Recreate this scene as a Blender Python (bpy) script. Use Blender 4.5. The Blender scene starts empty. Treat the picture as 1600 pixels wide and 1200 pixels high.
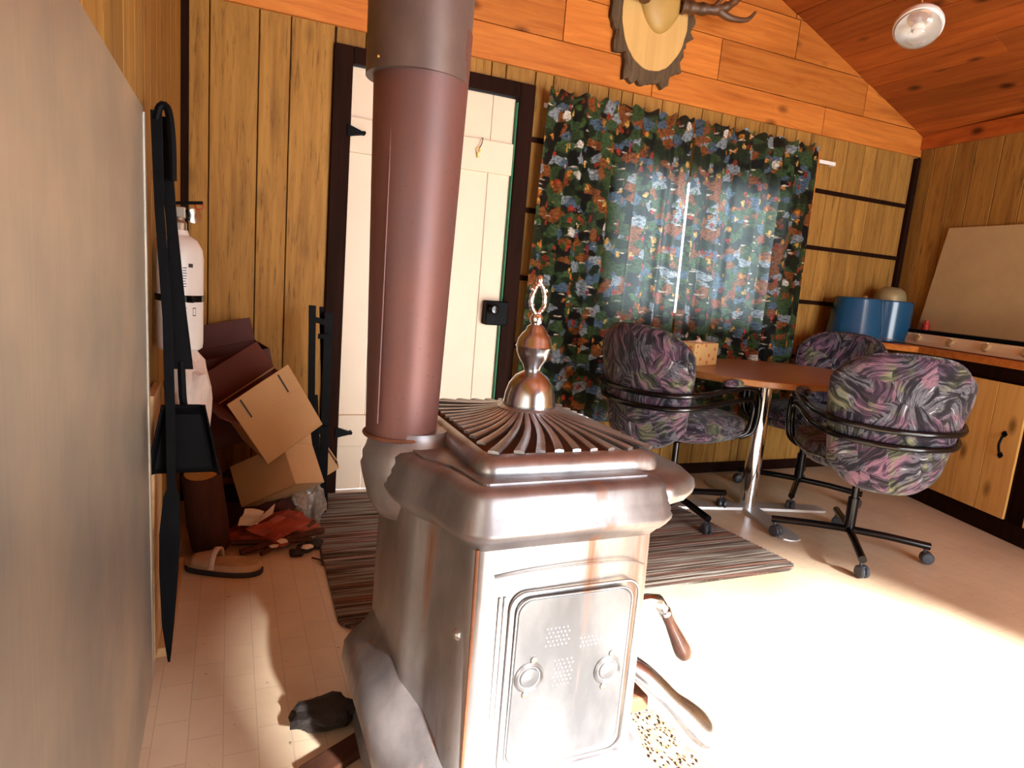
import bpy, bmesh, math, random
from mathutils import Vector, Matrix, noise
random.seed(7)
PI = math.pi
COL = bpy.context.scene.collection
SC = bpy.context.scene

# ------------------------------------------------------------------ camera
ROLL, TILT, YAW, FPX = [math.radians(a) for a in (4.9, 9.4, 23.9)] + [1018.0]
CAMZ = 1.119
cy, sy, ct, st, cr, sr = math.cos(YAW), math.sin(YAW), math.cos(TILT), math.sin(TILT), math.cos(ROLL), math.sin(ROLL)
fw = Vector((sy*ct, cy*ct, -st)); rt = Vector((cy, -sy, 0)); up = rt.cross(fw)
rt2 = cr*rt + sr*up; up2 = -sr*rt + cr*up
cam = bpy.data.cameras.new('camera'); cam.sensor_fit = 'HORIZONTAL'; cam.sensor_width = 36
cam.lens = FPX/1600*36; cam.clip_start = 0.02
co = bpy.data.objects.new('camera', cam); COL.objects.link(co)
M = Matrix((rt2, up2, -fw)).transposed().to_4x4(); M.translation = (0, 0, CAMZ)
co.matrix_world = M; SC.camera = co

# ------------------------------------------------------------------ light
SC.view_settings.view_transform = 'Standard'; SC.view_settings.look = 'None'
SC.view_settings.gamma = 1; SC.view_settings.use_curve_mapping = False
SC.view_settings.exposure = 0.0
w = bpy.data.worlds.new('sky'); SC.world = w; w.use_nodes = True
w.node_tree.nodes['Background'].inputs[0].default_value = (0.86, 0.93, 1, 1)
w.node_tree.nodes['Background'].inputs[1].default_value = 8.0

def lamp(name, kind, loc, direction, energy, color=(1, 1, 1), **kw):
    l = bpy.data.lights.new(name, kind); l.energy = energy; l.color = color
    for k, v in kw.items(): setattr(l, k, v)
    o = bpy.data.objects.new(name, l); COL.objects.link(o); o.location = loc
    o.rotation_euler = Vector(direction).to_track_quat('-Z', 'Y').to_euler()
    return o
lamp('sun', 'SUN', (2, -5, 4), (-0.20, 0.88, -0.44), 42, (1, 0.97, 0.92), angle=math.radians(5))
lamp('patio_daylight', 'AREA', (2.25, -2.15, 1.05), (-0.0, 1, -0.10), 105, (0.95, 0.98, 1), shape='RECTANGLE', size=2.0, size_y=2.0)
lamp('warm_fill_behind', 'AREA', (2.3, -1.3, 1.9), (-0.3, 0.9, -0.15), 10, (1, 0.72, 0.44), shape='DISK', size=0.5)  # unseen fill lamp added behind the camera to warm the room

# ------------------------------------------------------------------ materials
def N(nt, t, **kw):
    n = nt.nodes.new(t)
    for k, v in kw.items():
        if k.startswith('i_'): n.inputs[int(k[2:])].default_value = v
        else: setattr(n, k, v)
    return n
def mat(name, col=(.5, .5, .5), rough=.6, metal=0, spec=.5):
    m = bpy.data.materials.new(name); m.use_nodes = True
    b = m.node_tree.nodes['Principled BSDF']
    b.inputs['Base Color'].default_value = (*col, 1); b.inputs['Roughness'].default_value = rough
    b.inputs['Metallic'].default_value = metal; b.inputs['Specular IOR Level'].default_value = spec
    return m, m.node_tree, b
def ramp(nt, fac, stops, interp='LINEAR'):
    r = N(nt, 'ShaderNodeValToRGB'); r.color_ramp.interpolation = interp
    e = r.color_ramp.elements
    while len(e) < len(stops): e.new(0.5)
    for i, (p, c) in enumerate(stops):
        e[i].position = p; e[i].color = (*c, 1)
    nt.links.new(fac, r.inputs[0]); return r.outputs[0]
def coords(nt, scale=(1, 1, 1), rnd=0.0, kind='Object', rot=(0, 0, 0)):
    tc = N(nt, 'ShaderNodeTexCoord'); mp = N(nt, 'ShaderNodeMapping')
    mp.inputs['Scale'].default_value = scale; mp.inputs['Rotation'].default_value = rot
    src = tc.outputs[kind]
    if rnd:
        oi = N(nt, 'ShaderNodeObjectInfo'); mu = N(nt, 'ShaderNodeMath', operation='MULTIPLY'); mu.inputs[1].default_value = rnd
        nt.links.new(oi.outputs['Random'], mu.inputs[0])
        va = N(nt, 'ShaderNodeVectorMath', operation='ADD')
        nt.links.new(src, va.inputs[0]); nt.links.new(mu.outputs[0], va.inputs[1]); src = va.outputs[0]
    nt.links.new(src, mp.inputs[0]); return mp.outputs[0]
def noise_t(nt, vec, scale=5, detail=4, rough=.5, dist=0):
    n = N(nt, 'ShaderNodeTexNoise'); n.inputs['Scale'].default_value = scale; n.inputs['Detail'].default_value = detail
    n.inputs['Roughness'].default_value = rough; n.inputs['Distortion'].default_value = dist
    nt.links.new(vec, n.inputs['Vector']); return n.outputs[0]
def mix(nt, fac, a, b, blend='MIX'):
    m = N(nt, 'ShaderNodeMix', data_type='RGBA', blend_type=blend)
    for i, v in ((0, fac), (6, a), (7, b)):
        if isinstance(v, (int, float)): m.inputs[i].default_value = v
        elif isinstance(v, tuple): m.inputs[i].default_value = (*v, 1)
        else: nt.links.new(v, m.inputs[i])
    return m.outputs[2]
def bump(nt, b, h, strength=.3, dist=.01):
    n = N(nt, 'ShaderNodeBump'); n.inputs['Strength'].default_value = strength; n.inputs['Distance'].default_value = dist
    nt.links.new(h, n.inputs['Height']); nt.links.new(n.outputs[0], b.inputs['Normal'])

def wood(name, c1, c2, dark, axis='Z', rough=.45, knots=.5, var=.25, grain=1.0, spec=.3, fleck=0.0):
    m, nt, b = mat(name, c1, rough, spec=spec)
    s = {'Z': (14, 14, 1.0), 'X': (1.0, 14, 14), 'Y': (14, 1.0, 14)}[axis]
    v = coords(nt, s, rnd=23.0)
    g = noise_t(nt, v, 2.2*grain, 6, .65, .6)
    c = ramp(nt, g, [(.30, c2), (.62, c1)])
    v2 = coords(nt, tuple(x*.35 if x > 2 else x*.6 for x in s), rnd=11.0)
    g2 = noise_t(nt, v2, 2.0, 2, .5, .3)
    f2 = ramp(nt, g2, [(.58, (0, 0, 0)), (.78, (1, 1, 1))])
    fm = N(nt, 'ShaderNodeMath', operation='MULTIPLY'); fm.inputs[1].default_value = .55; nt.links.new(f2, fm.inputs[0])
    c = mix(nt, fm.outputs[0], c, dark)
    if knots:
        ks = {'Z': (5.5, 5.5, 2.8), 'X': (2.8, 5.5, 5.5), 'Y': (5.5, 2.8, 5.5)}[axis]
        vo = N(nt, 'ShaderNodeTexVoronoi'); nt.links.new(coords(nt, ks, rnd=37.0), vo.inputs['Vector']); vo.inputs['Scale'].default_value = 1.0
        kf = ramp(nt, vo.outputs['Distance'], [(.05, (1, 1, 1)), (.17, (0, 0, 0))])
        km = N(nt, 'ShaderNodeMath', operation='MULTIPLY'); km.inputs[1].default_value = knots; nt.links.new(kf, km.inputs[0])
        c = mix(nt, km.outputs[0], c, tuple(x*.35 for x in dark))
    if fleck:
        vf = coords(nt, tuple(x*3 for x in s), rnd=5.0)
        ff = ramp(nt, noise_t(nt, vf, 2.5, 5, .7), [(.55, (0, 0, 0)), (.68, (1, 1, 1))])
        km = N(nt, 'ShaderNodeMath', operation='MULTIPLY'); km.inputs[1].default_value = fleck; nt.links.new(ff, km.inputs[0])
        c = mix(nt, km.outputs[0], c, tuple(x*.45 for x in dark))
    oi = N(nt, 'ShaderNodeObjectInfo'); mr = N(nt, 'ShaderNodeMapRange'); mr.inputs[3].default_value = 1-var; mr.inputs[4].default_value = 1+var*.6
    nt.links.new(oi.outputs['Random'], mr.inputs[0])
    hs = N(nt, 'ShaderNodeHueSaturation'); nt.links.new(c, hs.inputs['Color']); nt.links.new(mr.outputs[0], hs.inputs['Value'])
    nt.links.new(hs.outputs[0], b.inputs['Base Color'])
    bump(nt, b, g, .15, .004)
    return m

MT = {}
MT['panelling'] = wood('rough_panelling', (.40, .205, .045), (.26, .12, .024), (.11, .045, .010), 'Z', .6, .35, .18, 1.0, .2, .6)
MT['pine_x'] = wood('varnished_pine_across', (.62, .215, .04), (.42, .115, .018), (.22, .045, .008), 'X', .38, .9, .22)
MT['pine_y'] = wood('varnished_pine_ceiling', (.42, .105, .018), (.27, .055, .009), (.10, .018, .004), 'Y', .45, .9, .28)
MT['cab_pine'] = wood('cabinet_pine', (.74, .43, .13), (.60, .30, .075), (.40, .16, .03), 'Z', .4, .8, .10)
MT['oak_lam'] = wood('table_laminate', (.36, .165, .055), (.27, .11, .035), (.19, .07, .02), 'X', .3, 0, 0, 2.0)
MT['darkwood'] = wood('dark_stained_wood', (.022, .008, .005), (.012, .005, .003), (.006, .003, .002), 'Z', .6, 0, .1, spec=.03)
MT['bare_stick'] = wood('bare_board', (.60, .36, .16), (.45, .25, .10), (.3, .15, .06), 'Y', .6, .3, .1)
MT['slice'] = wood('sawn_slice', (.66, .42, .15), (.55, .33, .11), (.45, .25, .08), 'Z', .55, 0, 0, .5)
MT['bark'] = wood('bark', (.13, .085, .045), (.06, .035, .02), (.03, .03, .012), 'Z', .9, 0, 0, 2)
MT['log'] = wood('old_log', (.085, .028, .012), (.05, .016, .008), (.03, .012, .008), 'Z', .9, .4, .2)

def simple(key, col, rough=.5, metal=0, var=0.0, nscale=8, bumps=0.0, spec=.5, stretch=(1, 1, 1)):
    m, nt, b = mat(key, col, rough, metal, spec)
    if var:
        f = noise_t(nt, coords(nt, stretch), nscale, 5, .6)
        c = ramp(nt, f, [(.3, tuple(x*(1-var) for x in col)), (.7, tuple(min(1, x*(1+var)) for x in col))])
        nt.links.new(c, b.inputs['Base Color'])
        if bumps: bump(nt, b, f, bumps, .01)
    MT[key] = m; return m
simple('backing', (.04, .02, .01), .9)
simple('door_paint', (.76, .63, .47), .45, 0, .03, 5)
simple('green_strip', (.02, .22, .10), .6)
simple('black_iron', (.004, .004, .005), .5, 0, .3, 20, spec=.06)
simple('black_gloss', (.003, .003, .004), .14, .0, spec=.35)
simple('caster', (.03, .035, .045), .35)
simple('chrome', (.80, .86, .92), .09, 1)
simple('satin_chrome', (.56, .62, .70), .2, 1, .12, 9)
simple('foot_metal', (.62, .63, .64), .42, .6)
simple('brass', (.65, .42, .14), .3, 1)
simple('white_enamel', (.86, .84, .80), .3)
simple('cream_enamel', (.86, .78, .52), .35)
simple('tan_board', (.50, .36, .17), .75, 0, .08, 6)
simple('blue_enamel', (.006, .065, .15), .18)
simple('cardboard', (.52, .31, .145), .8, 0, .06, 7)
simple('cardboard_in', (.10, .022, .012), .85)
simple('red_card', (.07, .010, .006), .7, 0, .2, 8)
simple('red_paper', (.30, .045, .02), .6, 0, .35, 12)
simple('white_paper', (.80, .62, .45), .7)
simple('charred', (.02, .014, .012), .8, 0, .5, 12, .5)
simple('bag', (.70, .58, .50), .55, 0, .12, 9)
simple('suede', (.50, .33, .19), .85, 0, .15, 18)
simple('rubber', (.02, .02, .02), .7)
simple('antler', (.10, .045, .018), .45, 0, .45, 16)
simple('skull', (.46, .29, .08), .5, 0, .12, 8)
simple('wood_handle', (.055, .02, .012), .25, 0, .5, 20)
simple('label_ink', (.03, .03, .03), .6)
simple('pin', (.55, .5, .42), .35, 1)
simple('bowl', (.30, .25, .13), .4, .3, .2, 6)
simple('chips', (.55, .33, .13), .8, 0, .6, 40)
simple('hearth', (.20, .17, .15), .75, 0, .35, 25, .3)
simple('rust', (.20, .075, .035), .75, .2, .35, 15, .3)
simple('red_pl', (.5, .03, .02), .4)

# galvanised sheet: brushed, cloudy reflections
m, nt, b = mat('galvanised_sheet', (.50, .45, .38), .34, .85)
v = coords(nt, (1, 1, 1)); n1 = noise_t(nt, v, 3.0, 4, .55)
nt.links.new(ramp(nt, n1, [(.35, (.42, .39, .34)), (.65, (.62, .53, .42))]), b.inputs['Base Color'])
v2 = coords(nt, (1, 60, 1.5)); n2 = noise_t(nt, v2, 2, 5, .6)
mr = N(nt, 'ShaderNodeMapRange'); mr.inputs[3].default_value = .28; mr.inputs[4].default_value = .5
nt.links.new(n2, mr.inputs[0]); nt.links.new(mr.outputs[0], b.inputs['Roughness'])
bump(nt, b, n1, .12, .02); MT['sheet'] = m

# weathered nickel / iron of the stove with rust runs
def stove_mat(name, base, dark, rust, amount, rough=.36, metal=.75):
    m, nt, b = mat(name, base, rough, metal)
    f = noise_t(nt, coords(nt, (1, 1, .5)), 7, 5, .6)
    c = ramp(nt, f, [(.32, dark), (.66, base)])
    s = noise_t(nt, coords(nt, (9, 9, .7)), 2.0, 4, .55)
    rf = ramp(nt, s, [(.60-amount, (0, 0, 0)), (.72-amount*.6, (1, 1, 1))])
    c = mix(nt, rf, c, rust)
    sp = noise_t(nt, coords(nt, (1, 1, .8)), 130, 3, .6)
    sf = ramp(nt, sp, [(.68, (0, 0, 0)), (.78, (.7, .7, .7))])
    c = mix(nt, sf, c, tuple(x*.5 for x in rust))
    nt.links.new(c, b.inputs['Base Color'])
    mm = N(nt, 'ShaderNodeMapRange'); mm.inputs[3].default_value = metal; mm.inputs[4].default_value = .15
    nt.links.new(rf, mm.inputs[0]); nt.links.new(mm.outputs[0], b.inputs['Metallic'])
    bump(nt, b, f, .12, .01); MT[name] = m
stove_mat('stove_iron', (.46, .45, .45), (.24, .23, .235), (.26, .12, .06), .02)
stove_mat('stove_panel', (.20, .20, .205), (.10, .10, .105), (.20, .14, .12), -.04, .42, .6)  # side panel darkened: reflection of the dark room put into its colour
stove_mat('stove_rim', (.38, .365, .375), (.18, .165, .175), (.24, .115, .065), .03, .42)
stove_mat('stove_plate', (.52, .53, .55), (.26, .26, .27), (.22, .14, .10), -.02, .34, .85)

# stove pipe: blued steel gone brown
m, nt, b = mat('burnt_pipe', (.27, .11, .09), .5, .35)
f = noise_t(nt, coords(nt, (1, 1, .35)), 4.5, 5, .6)
c = ramp(nt, f, [(.3, (.115, .07, .072)), (.5, (.17, .072, .06)), (.72, (.22, .10, .085))])
sp = ramp(nt, noise_t(nt, coords(nt), 120, 2, .5), [(.66, (0, 0, 0)), (.71, (1, 1, 1))])
c = mix(nt, sp, c, (.13, .06, .05)); nt.links.new(c, b.inputs['Base Color']); MT['pipe_low'] = m
m, nt, b = mat('grey_pipe', (.25, .18, .15), .42, .5)
f = noise_t(nt, coords(nt, (1, 1, .6)), 6, 5, .6)
nt.links.new(ramp(nt, f, [(.3, (.11, .08, .075)), (.7, (.21, .16, .14))]), b.inputs['Base Color']); MT['pipe_high'] = m

# linoleum: faint blocks, specks
m, nt, b = mat('linoleum', (.62, .52, .40), .32)
v = coords(nt, (1, 1, 1))
br = N(nt, 'ShaderNodeTexBrick'); nt.links.new(coords(nt, (1, 1, 1), rot=(0, 0, PI/2)), br.inputs['Vector'])
br.inputs['Scale'].default_value = 1; br.inputs['Brick Width'].default_value = .15; br.inputs['Row Height'].default_value = .075
br.inputs['Mortar Size'].default_value = .0012; br.inputs['Color1'].default_value = (.74, .595, .43, 1); br.inputs['Color2'].default_value = (.70, .555, .395, 1)
br.inputs['Mortar'].default_value = (.56, .44, .32, 1)
d = noise_t(nt, v, 1.8, 5, .6)
c = mix(nt, ramp(nt, d, [(.45, (0, 0, 0)), (.8, (.6, .6, .6))]), br.outputs[0], (.40, .27, .16))
sp = noise_t(nt, v, 60, 1, .5)
c = mix(nt, ramp(nt, sp, [(.765, (0, 0, 0)), (.78, (.7, .7, .7))]), c, (.09, .04, .02))
nt.links.new(c, b.inputs['Base Color']); MT['lino'] = m

# striped ribbed mat
m, nt, b = mat('ribbed_mat', (.1, .08, .06), .95, spec=.1)
v = coords(nt, (.02, 1, 0)); s1 = noise_t(nt, v, 26, 3, .7)
c = ramp(nt, s1, [(.30, (.020, .014, .010)), (.40, (.07, .045, .032)), (.47, (.26, .24, .21)), (.53, (.04, .028, .022)), (.60, (.20, .10, .075)), (.68, (.34, .32, .29))])
sp = noise_t(nt, coords(nt, (60, 240, 1)), 1.5, 2, .5)
c = mix(nt, ramp(nt, sp, [(.62, (0, 0, 0)), (.75, (.5, .5, .5))]), c, (.34, .30, .25))
nt.links.new(c, b.inputs['Base Color']); MT['mat'] = m

# printed curtain: campsite print, lake blues, autumn trees, tents
m, nt, b = mat('printed_curtain', (.1, .1, .08), .8, spec=.15)
def vor(scale, sc, feat='F1', rnd=1.0):
    n = N(nt, 'ShaderNodeTexVoronoi', feature=feat); n.inputs['Scale'].default_value = scale; n.inputs['Randomness'].default_value = rnd
    nz = N(nt, 'ShaderNodeTexNoise'); nz.inputs['Scale'].default_value = 34; nz.inputs['Detail'].default_value = 5; nz.inputs['Roughness'].default_value = .75; cc = coords(nt, sc, kind='UV'); nt.links.new(cc, nz.inputs['Vector'])
    va = N(nt, 'ShaderNodeVectorMath', operation='MULTIPLY_ADD'); va.inputs[1].default_value = (.075, .06, 0)
    nt.links.new(nz.outputs['Color'], va.inputs[0]); nt.links.new(cc, va.inputs[2]); nt.links.new(va.outputs[0], n.inputs['Vector'])
    return n
def hue(n, stops):
    s = N(nt, 'ShaderNodeSeparateColor'); nt.links.new(n.outputs['Color'], s.inputs[0])
    return ramp(nt, s.outputs[0], stops, 'CONSTANT'), s
base, s0 = hue(vor(15, (1, 1.5, 1)), [(0, (.012, .022, .010)), (.22, (.035, .065, .022)), (.38, (.005, .006, .006)), (.54, (.07, .12, .18)), (.64, (.22, .07, .018)), (.78, (.045, .09, .035)), (.92, (.24, .29, .33))])
v2 = vor(24, (1, .8, 1)); fol, s1 = hue(v2, [(0, (.34, .035, .016)), (.28, (.52, .20, .03)), (.50, (.05, .11, .02)), (.64, (.24, .03, .015)), (.84, (.55, .34, .08))])
fm = ramp(nt, v2.outputs['Distance'], [(.28, (1, 1, 1)), (.36, (0, 0, 0))])
g = ramp(nt, s1.outputs[1], [(.0, (0, 0, 0)), (.36, (1, 1, 1))], 'CONSTANT')
c = mix(nt, mix(nt, 1.0, fm, g, 'MULTIPLY'), base, fol)
v3 = vor(24, (.55, 2.2, 1)); s3 = N(nt, 'ShaderNodeSeparateColor'); nt.links.new(v3.outputs['Color'], s3.inputs[0])
boat = mix(nt, 1.0, ramp(nt, v3.outputs['Distance'], [(.22, (1, 1, 1)), (.28, (0, 0, 0))]), ramp(nt, s3.outputs[0], [(0, (0, 0, 0)), (.80, (1, 1, 1))], 'CONSTANT'), 'MULTIPLY')
c = mix(nt, boat, c, (.55, .48, .38))
v4 = vor(7.2, (1.1, 1.2, 1), rnd=.75); s4 = N(nt, 'ShaderNodeSeparateColor'); nt.links.new(v4.outputs['Color'], s4.inputs[0])
tent = mix(nt, 1.0, ramp(nt, v4.outputs['Distance'], [(.19, (1, 1, 1)), (.22, (0, 0, 0))]), ramp(nt, s4.outputs[0], [(0, (0, 0, 0)), (.72, (1, 1, 1))], 'CONSTANT'), 'MULTIPLY')
c = mix(nt, tent, c, (.62, .60, .52))
fn_ = noise_t(nt, coords(nt, (1, 1.6, 1), kind='UV'), 55, 3, .6)
c = mix(nt, 1.0, c, ramp(nt, fn_, [(.32, (.25, .25, .25)), (.62, (1.5, 1.5, 1.5))]), 'MULTIPLY')
nt.links.new(c, b.inputs['Base Color'])
tr = N(nt, 'ShaderNodeBsdfTranslucent'); lt = mix(nt, .24, c, (.75, .85, .85)); nt.links.new(lt, tr.inputs[0])
ms = N(nt, 'ShaderNodeMixShader'); ms.inputs[0].default_value = .42
nt.links.new(b.outputs[0], ms.inputs[1]); nt.links.new(tr.outputs[0], ms.inputs[2]); nt.links.new(ms.outputs[0], nt.nodes['Material Output'].inputs[0])
MT['curtain'] = m

# chair fabric: swirling brush strokes
m, nt, b = mat('brushstroke_fabric', (.2, .2, .2), .85, spec=.2)
b.inputs['Sheen Weight'].default_value = .15
p = coords(nt, (1, 1, 1), rnd=3.0)
wv_ = N(nt, 'ShaderNodeTexNoise'); wv_.inputs['Scale'].default_value = 5; nt.links.new(p, wv_.inputs['Vector'])
vd = N(nt, 'ShaderNodeVectorMath', operation='MULTIPLY_ADD'); vd.inputs[1].default_value = (.17, .17, .17); nt.links.new(wv_.outputs['Color'], vd.inputs[0]); nt.links.new(p, vd.inputs[2])
ce = N(nt, 'ShaderNodeTexVoronoi'); ce.inputs['Scale'].default_value = 8.5; nt.links.new(vd.outputs[0], ce.inputs['Vector'])
sc_ = N(nt, 'ShaderNodeSeparateColor'); nt.links.new(ce.outputs['Color'], sc_.inputs[0])
an = N(nt, 'ShaderNodeMath', operation='MULTIPLY'); an.inputs[1].default_value = 6.283; nt.links.new(sc_.outputs[0], an.inputs[0])
vr = N(nt, 'ShaderNodeVectorRotate', rotation_type='AXIS_ANGLE'); vr.inputs['Axis'].default_value = (0, .97, .24)
nt.links.new(vd.outputs[0], vr.inputs['Vector']); nt.links.new(an.outputs[0], vr.inputs['Angle'])
mp = N(nt, 'ShaderNodeMapping'); mp.inputs['Scale'].default_value = (2.5, 9, 36); nt.links.new(vr.outputs[0], mp.inputs[0])
st1 = noise_t(nt, mp.outputs[0], 1.6, 5, .62)
c1 = ramp(nt, st1, [(.38, (.005, .004, .007)), (.48, (.012, .010, .018)), (.55, (.11, .11, .135)), (.60, (.010, .008, .014)), (.68, (.38, .39, .43))])
c2 = ramp(nt, st1, [(.38, (.006, .004, .007)), (.5, (.055, .030, .055)), (.60, (.20, .105, .14)), (.68, (.03, .02, .035))])
c3 = ramp(nt, st1, [(.38, (.006, .007, .006)), (.5, (.05, .055, .035)), (.6, (.17, .17, .10)), (.7, (.05, .09, .12))])
c = mix(nt, ramp(nt, noise_t(nt, p, 9, 3, .6), [(.46, (0, 0, 0)), (.56, (1, 1, 1))]), c1, c2)
c = mix(nt, ramp(nt, noise_t(nt, coords(nt, rnd=8.0), 8, 3, .6), [(.54, (0, 0, 0)), (.62, (1, 1, 1))]), c, c3)
nt.links.new(c, b.inputs['Base Color']); bump(nt, b, st1, .2, .004); MT['fabric'] = m

# yellow flowered tissue box print
m, nt, b = mat('flower_print', (.75, .5, .16), .6)
v = N(nt, 'ShaderNodeTexVoronoi'); v.inputs['Scale'].default_value = 26; nt.links.new(coords(nt), v.inputs['Vector'])
c = mix(nt, ramp(nt, v.outputs['Distance'], [(.22, (1, 1, 1)), (.30, (0, 0, 0))]), (.72, .50, .20), (.62, .15, .05)); nt.links.new(c, b.inputs['Base Color']); MT['flower'] = m

def glassy(name, col=(1, 1, 1), rough=.03, clear=.75):
    m, nt, b = mat(name, col, rough)
    t = N(nt, 'ShaderNodeBsdfTransparent'); g = N(nt, 'ShaderNodeBsdfGlossy'); g.inputs['Roughness'].default_value = rough
    fr = N(nt, 'ShaderNodeFresnel'); ms = N(nt, 'ShaderNodeMixShader'); ms2 = N(nt, 'ShaderNodeMixShader'); ms2.inputs[0].default_value = 1-clear
    nt.links.new(fr.outputs[0], ms.inputs[0]); nt.links.new(t.outputs[0], ms.inputs[1]); nt.links.new(g.outputs[0], ms.inputs[2])
    nt.links.new(ms.outputs[0], ms2.inputs[1]); nt.links.new(b.outputs[0], ms2.inputs[2]); nt.links.new(ms2.outputs[0], nt.nodes['Material Output'].inputs[0])
    MT[name] = m
glassy('window_glass', (.9, .95, 1), .02, .97)
glassy('frosted_lamp_glass', (.95, .90, .84), .05, .72)
glassy('plastic_wrap', (.8, .7, .6), .15, .8)

# ------------------------------------------------------------------ mesh helpers
class MB:
    def __init__(s): s.b = bmesh.new()
    def face(s, pts):
        vs = [s.b.verts.new(p) for p in pts]
        return s.b.faces.new(vs)
    def box(s, c, d, rot=None, mtx=None):
        x, y, z = [k/2 for k in d]
        P = [Vector(p) for p in ((-x,-y,-z),(x,-y,-z),(x,y,-z),(-x,y,-z),(-x,-y,z),(x,-y,z),(x,y,z),(-x,y,z))]
        if rot: R = Matrix.Rotation(rot[2], 3, 'Z') @ Matrix.Rotation(rot[1], 3, 'Y') @ Matrix.Rotation(rot[0], 3, 'X'); P = [R @ p for p in P]
        if mtx: P = [mtx @ p for p in P]
        v = [s.b.verts.new(p+Vector(c)) for p in P]
        for f in ((0,3,2,1),(4,5,6,7),(0,1,5,4),(1,2,6,5),(2,3,7,6),(3,0,4,7)): s.b.faces.new([v[i] for i in f])
        return s
    def bb(s, x0, x1, y0, y1, z0, z1): return s.box(((x0+x1)/2, (y0+y1)/2, (z0+z1)/2), (x1-x0, y1-y0, z1-z0))
    def rings(s, R, close=True, cap=True):
        V = [[s.b.verts.new(p) for p in r] for r in R]; n = len(V[0])
        for a, c in zip(V, V[1:]):
            for i in range(n if close else n-1):
                j = (i+1) % n; s.b.faces.new((a[i], a[j], c[j], c[i]))
        if cap and close:
            s.b.faces.new(list(reversed(V[0]))); s.b.faces.new(V[-1])
        return s
    def lathe(s, prof, n=24, c=(0, 0, 0), mtx=None, cap=True):
        R = []
        for r, z in prof:
            ring = [Vector((max(r, 1e-4)*math.cos(2*PI*i/n), max(r, 1e-4)*math.sin(2*PI*i/n), z)) for i in range(n)]
            if mtx: ring = [mtx @ p for p in ring]
            R.append([p+Vector(c) for p in ring])
        return s.rings(R, True, cap)
    def tube(s, pts, r, n=10, closed=False, flat=1.0):
        pts = [Vector(p) for p in pts]; R = []; m = len(pts)
        rr = r if isinstance(r, (list, tuple)) else [r]*m
        prev = None
        for i, p in enumerate(pts):
            t = (pts[(i+1) % m]-pts[i-1]) if closed else (pts[min(i+1, m-1)]-pts[max(i-1, 0)])
            t.normalize()
            if prev is None:
                u = t.cross(Vector((0, 0, 1)));
                if u.length < .05: u = t.cross(Vector((0, 1, 0)))
            else: u = prev - t*prev.dot(t)
            u.normalize(); prev = u; v = t.cross(u)
            R.append([p + rr[i]*(math.cos(2*PI*k/n)*u + flat*math.sin(2*PI*k/n)*v) for k in range(n)])
        if closed:
            R.append(R[0]); return s.rings(R, True, False)
        return s.rings(R)
    def cyl(s, a, b_, r, r2=None, n=16): return s.tube([a, b_], [r, r if r2 is None else r2], n)
    def prism(s, poly, z0, z1):
        return s.rings([[Vector((x, y, z0)) for x, y in poly], [Vector((x, y, z1)) for x, y in poly]])
    def grid(s, fn, nu, nv, uv=None):
        V = [[s.b.verts.new(fn(i/nu, j/nv)) for i in range(nu+1)] for j in range(nv+1)]
        lay = s.b.loops.layers.uv.verify() if uv else None
        for j in range(nv):
            for i in range(nu):
                f = s.b.faces.new((V[j][i], V[j][i+1], V[j+1][i+1], V[j+1][i]))
                if uv:
                    for l, (a, c) in zip(f.loops, ((i, j), (i+1, j), (i+1, j+1), (i, j+1))): l[lay].uv = uv(a/nu, c/nv)
        return s
    def build(s, name, m, parent=None, smooth=False, bevel=0, seg=2, solid=0, sub=0, angle=35):
        bmesh.ops.recalc_face_normals(s.b, faces=s.b.faces[:])
        me = bpy.data.meshes.new(name); s.b.to_mesh(me); s.b.free()
        if smooth:
            me.polygons.foreach_set('use_smooth', [True]*len(me.polygons))
        me.materials.append(MT[m] if isinstance(m, str) else m)
        o = bpy.data.objects.new(name, me); COL.objects.link(o)
        if smooth and not sub:
            try: me.set_sharp_from_angle(angle=math.radians(angle))
            except Exception: pass
        if solid:
            md = o.modifiers.new('thickness', 'SOLIDIFY'); md.thickness = solid; md.offset = 0
        if bevel:
            md = o.modifiers.new('bevel', 'BEVEL'); md.width = bevel; md.segments = seg; md.limit_method = 'ANGLE'
        if sub:
            md = o.modifiers.new('sub', 'SUBSURF'); md.levels = md.render_levels = sub
        if parent: o.parent = parent
        return o
def tag(o, label=None, cat=None, group=None, kind=None):
    for k, v in (('label', label), ('category', cat), ('group', group), ('kind', kind)):
        if v: o[k] = v
    return o
def thing(name, label, cat, loc=(0, 0, 0), rz=0, group=None):
    o = bpy.data.objects.new(name, None); COL.objects.link(o); o.location = loc; o.rotation_euler = (0, 0, rz)
    o.empty_display_size = .1
    return tag(o, label, cat, group)
def struct(o): o['kind'] = 'structure'; return o
def copy_tree(o, parent=None):
    c = o.copy(); COL.objects.link(c); c.parent = parent
    for ch in list(o.children): copy_tree(ch, c)
    return c
def smooth_path(P, k=6):
    P = [Vector(p) for p in P]; out = []
    for i in range(len(P)-1):
        p0, p1, p2, p3 = P[max(i-1, 0)], P[i], P[i+1], P[min(i+2, len(P)-1)]
        for j in range(k):
            t = j/k
            out.append(.5*((2*p1)+(-p0+p2)*t+(2*p0-5*p1+4*p2-p3)*t*t+(-p0+3*p1-3*p2+p3)*t**3))
    out.append(P[-1]); return out
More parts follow.
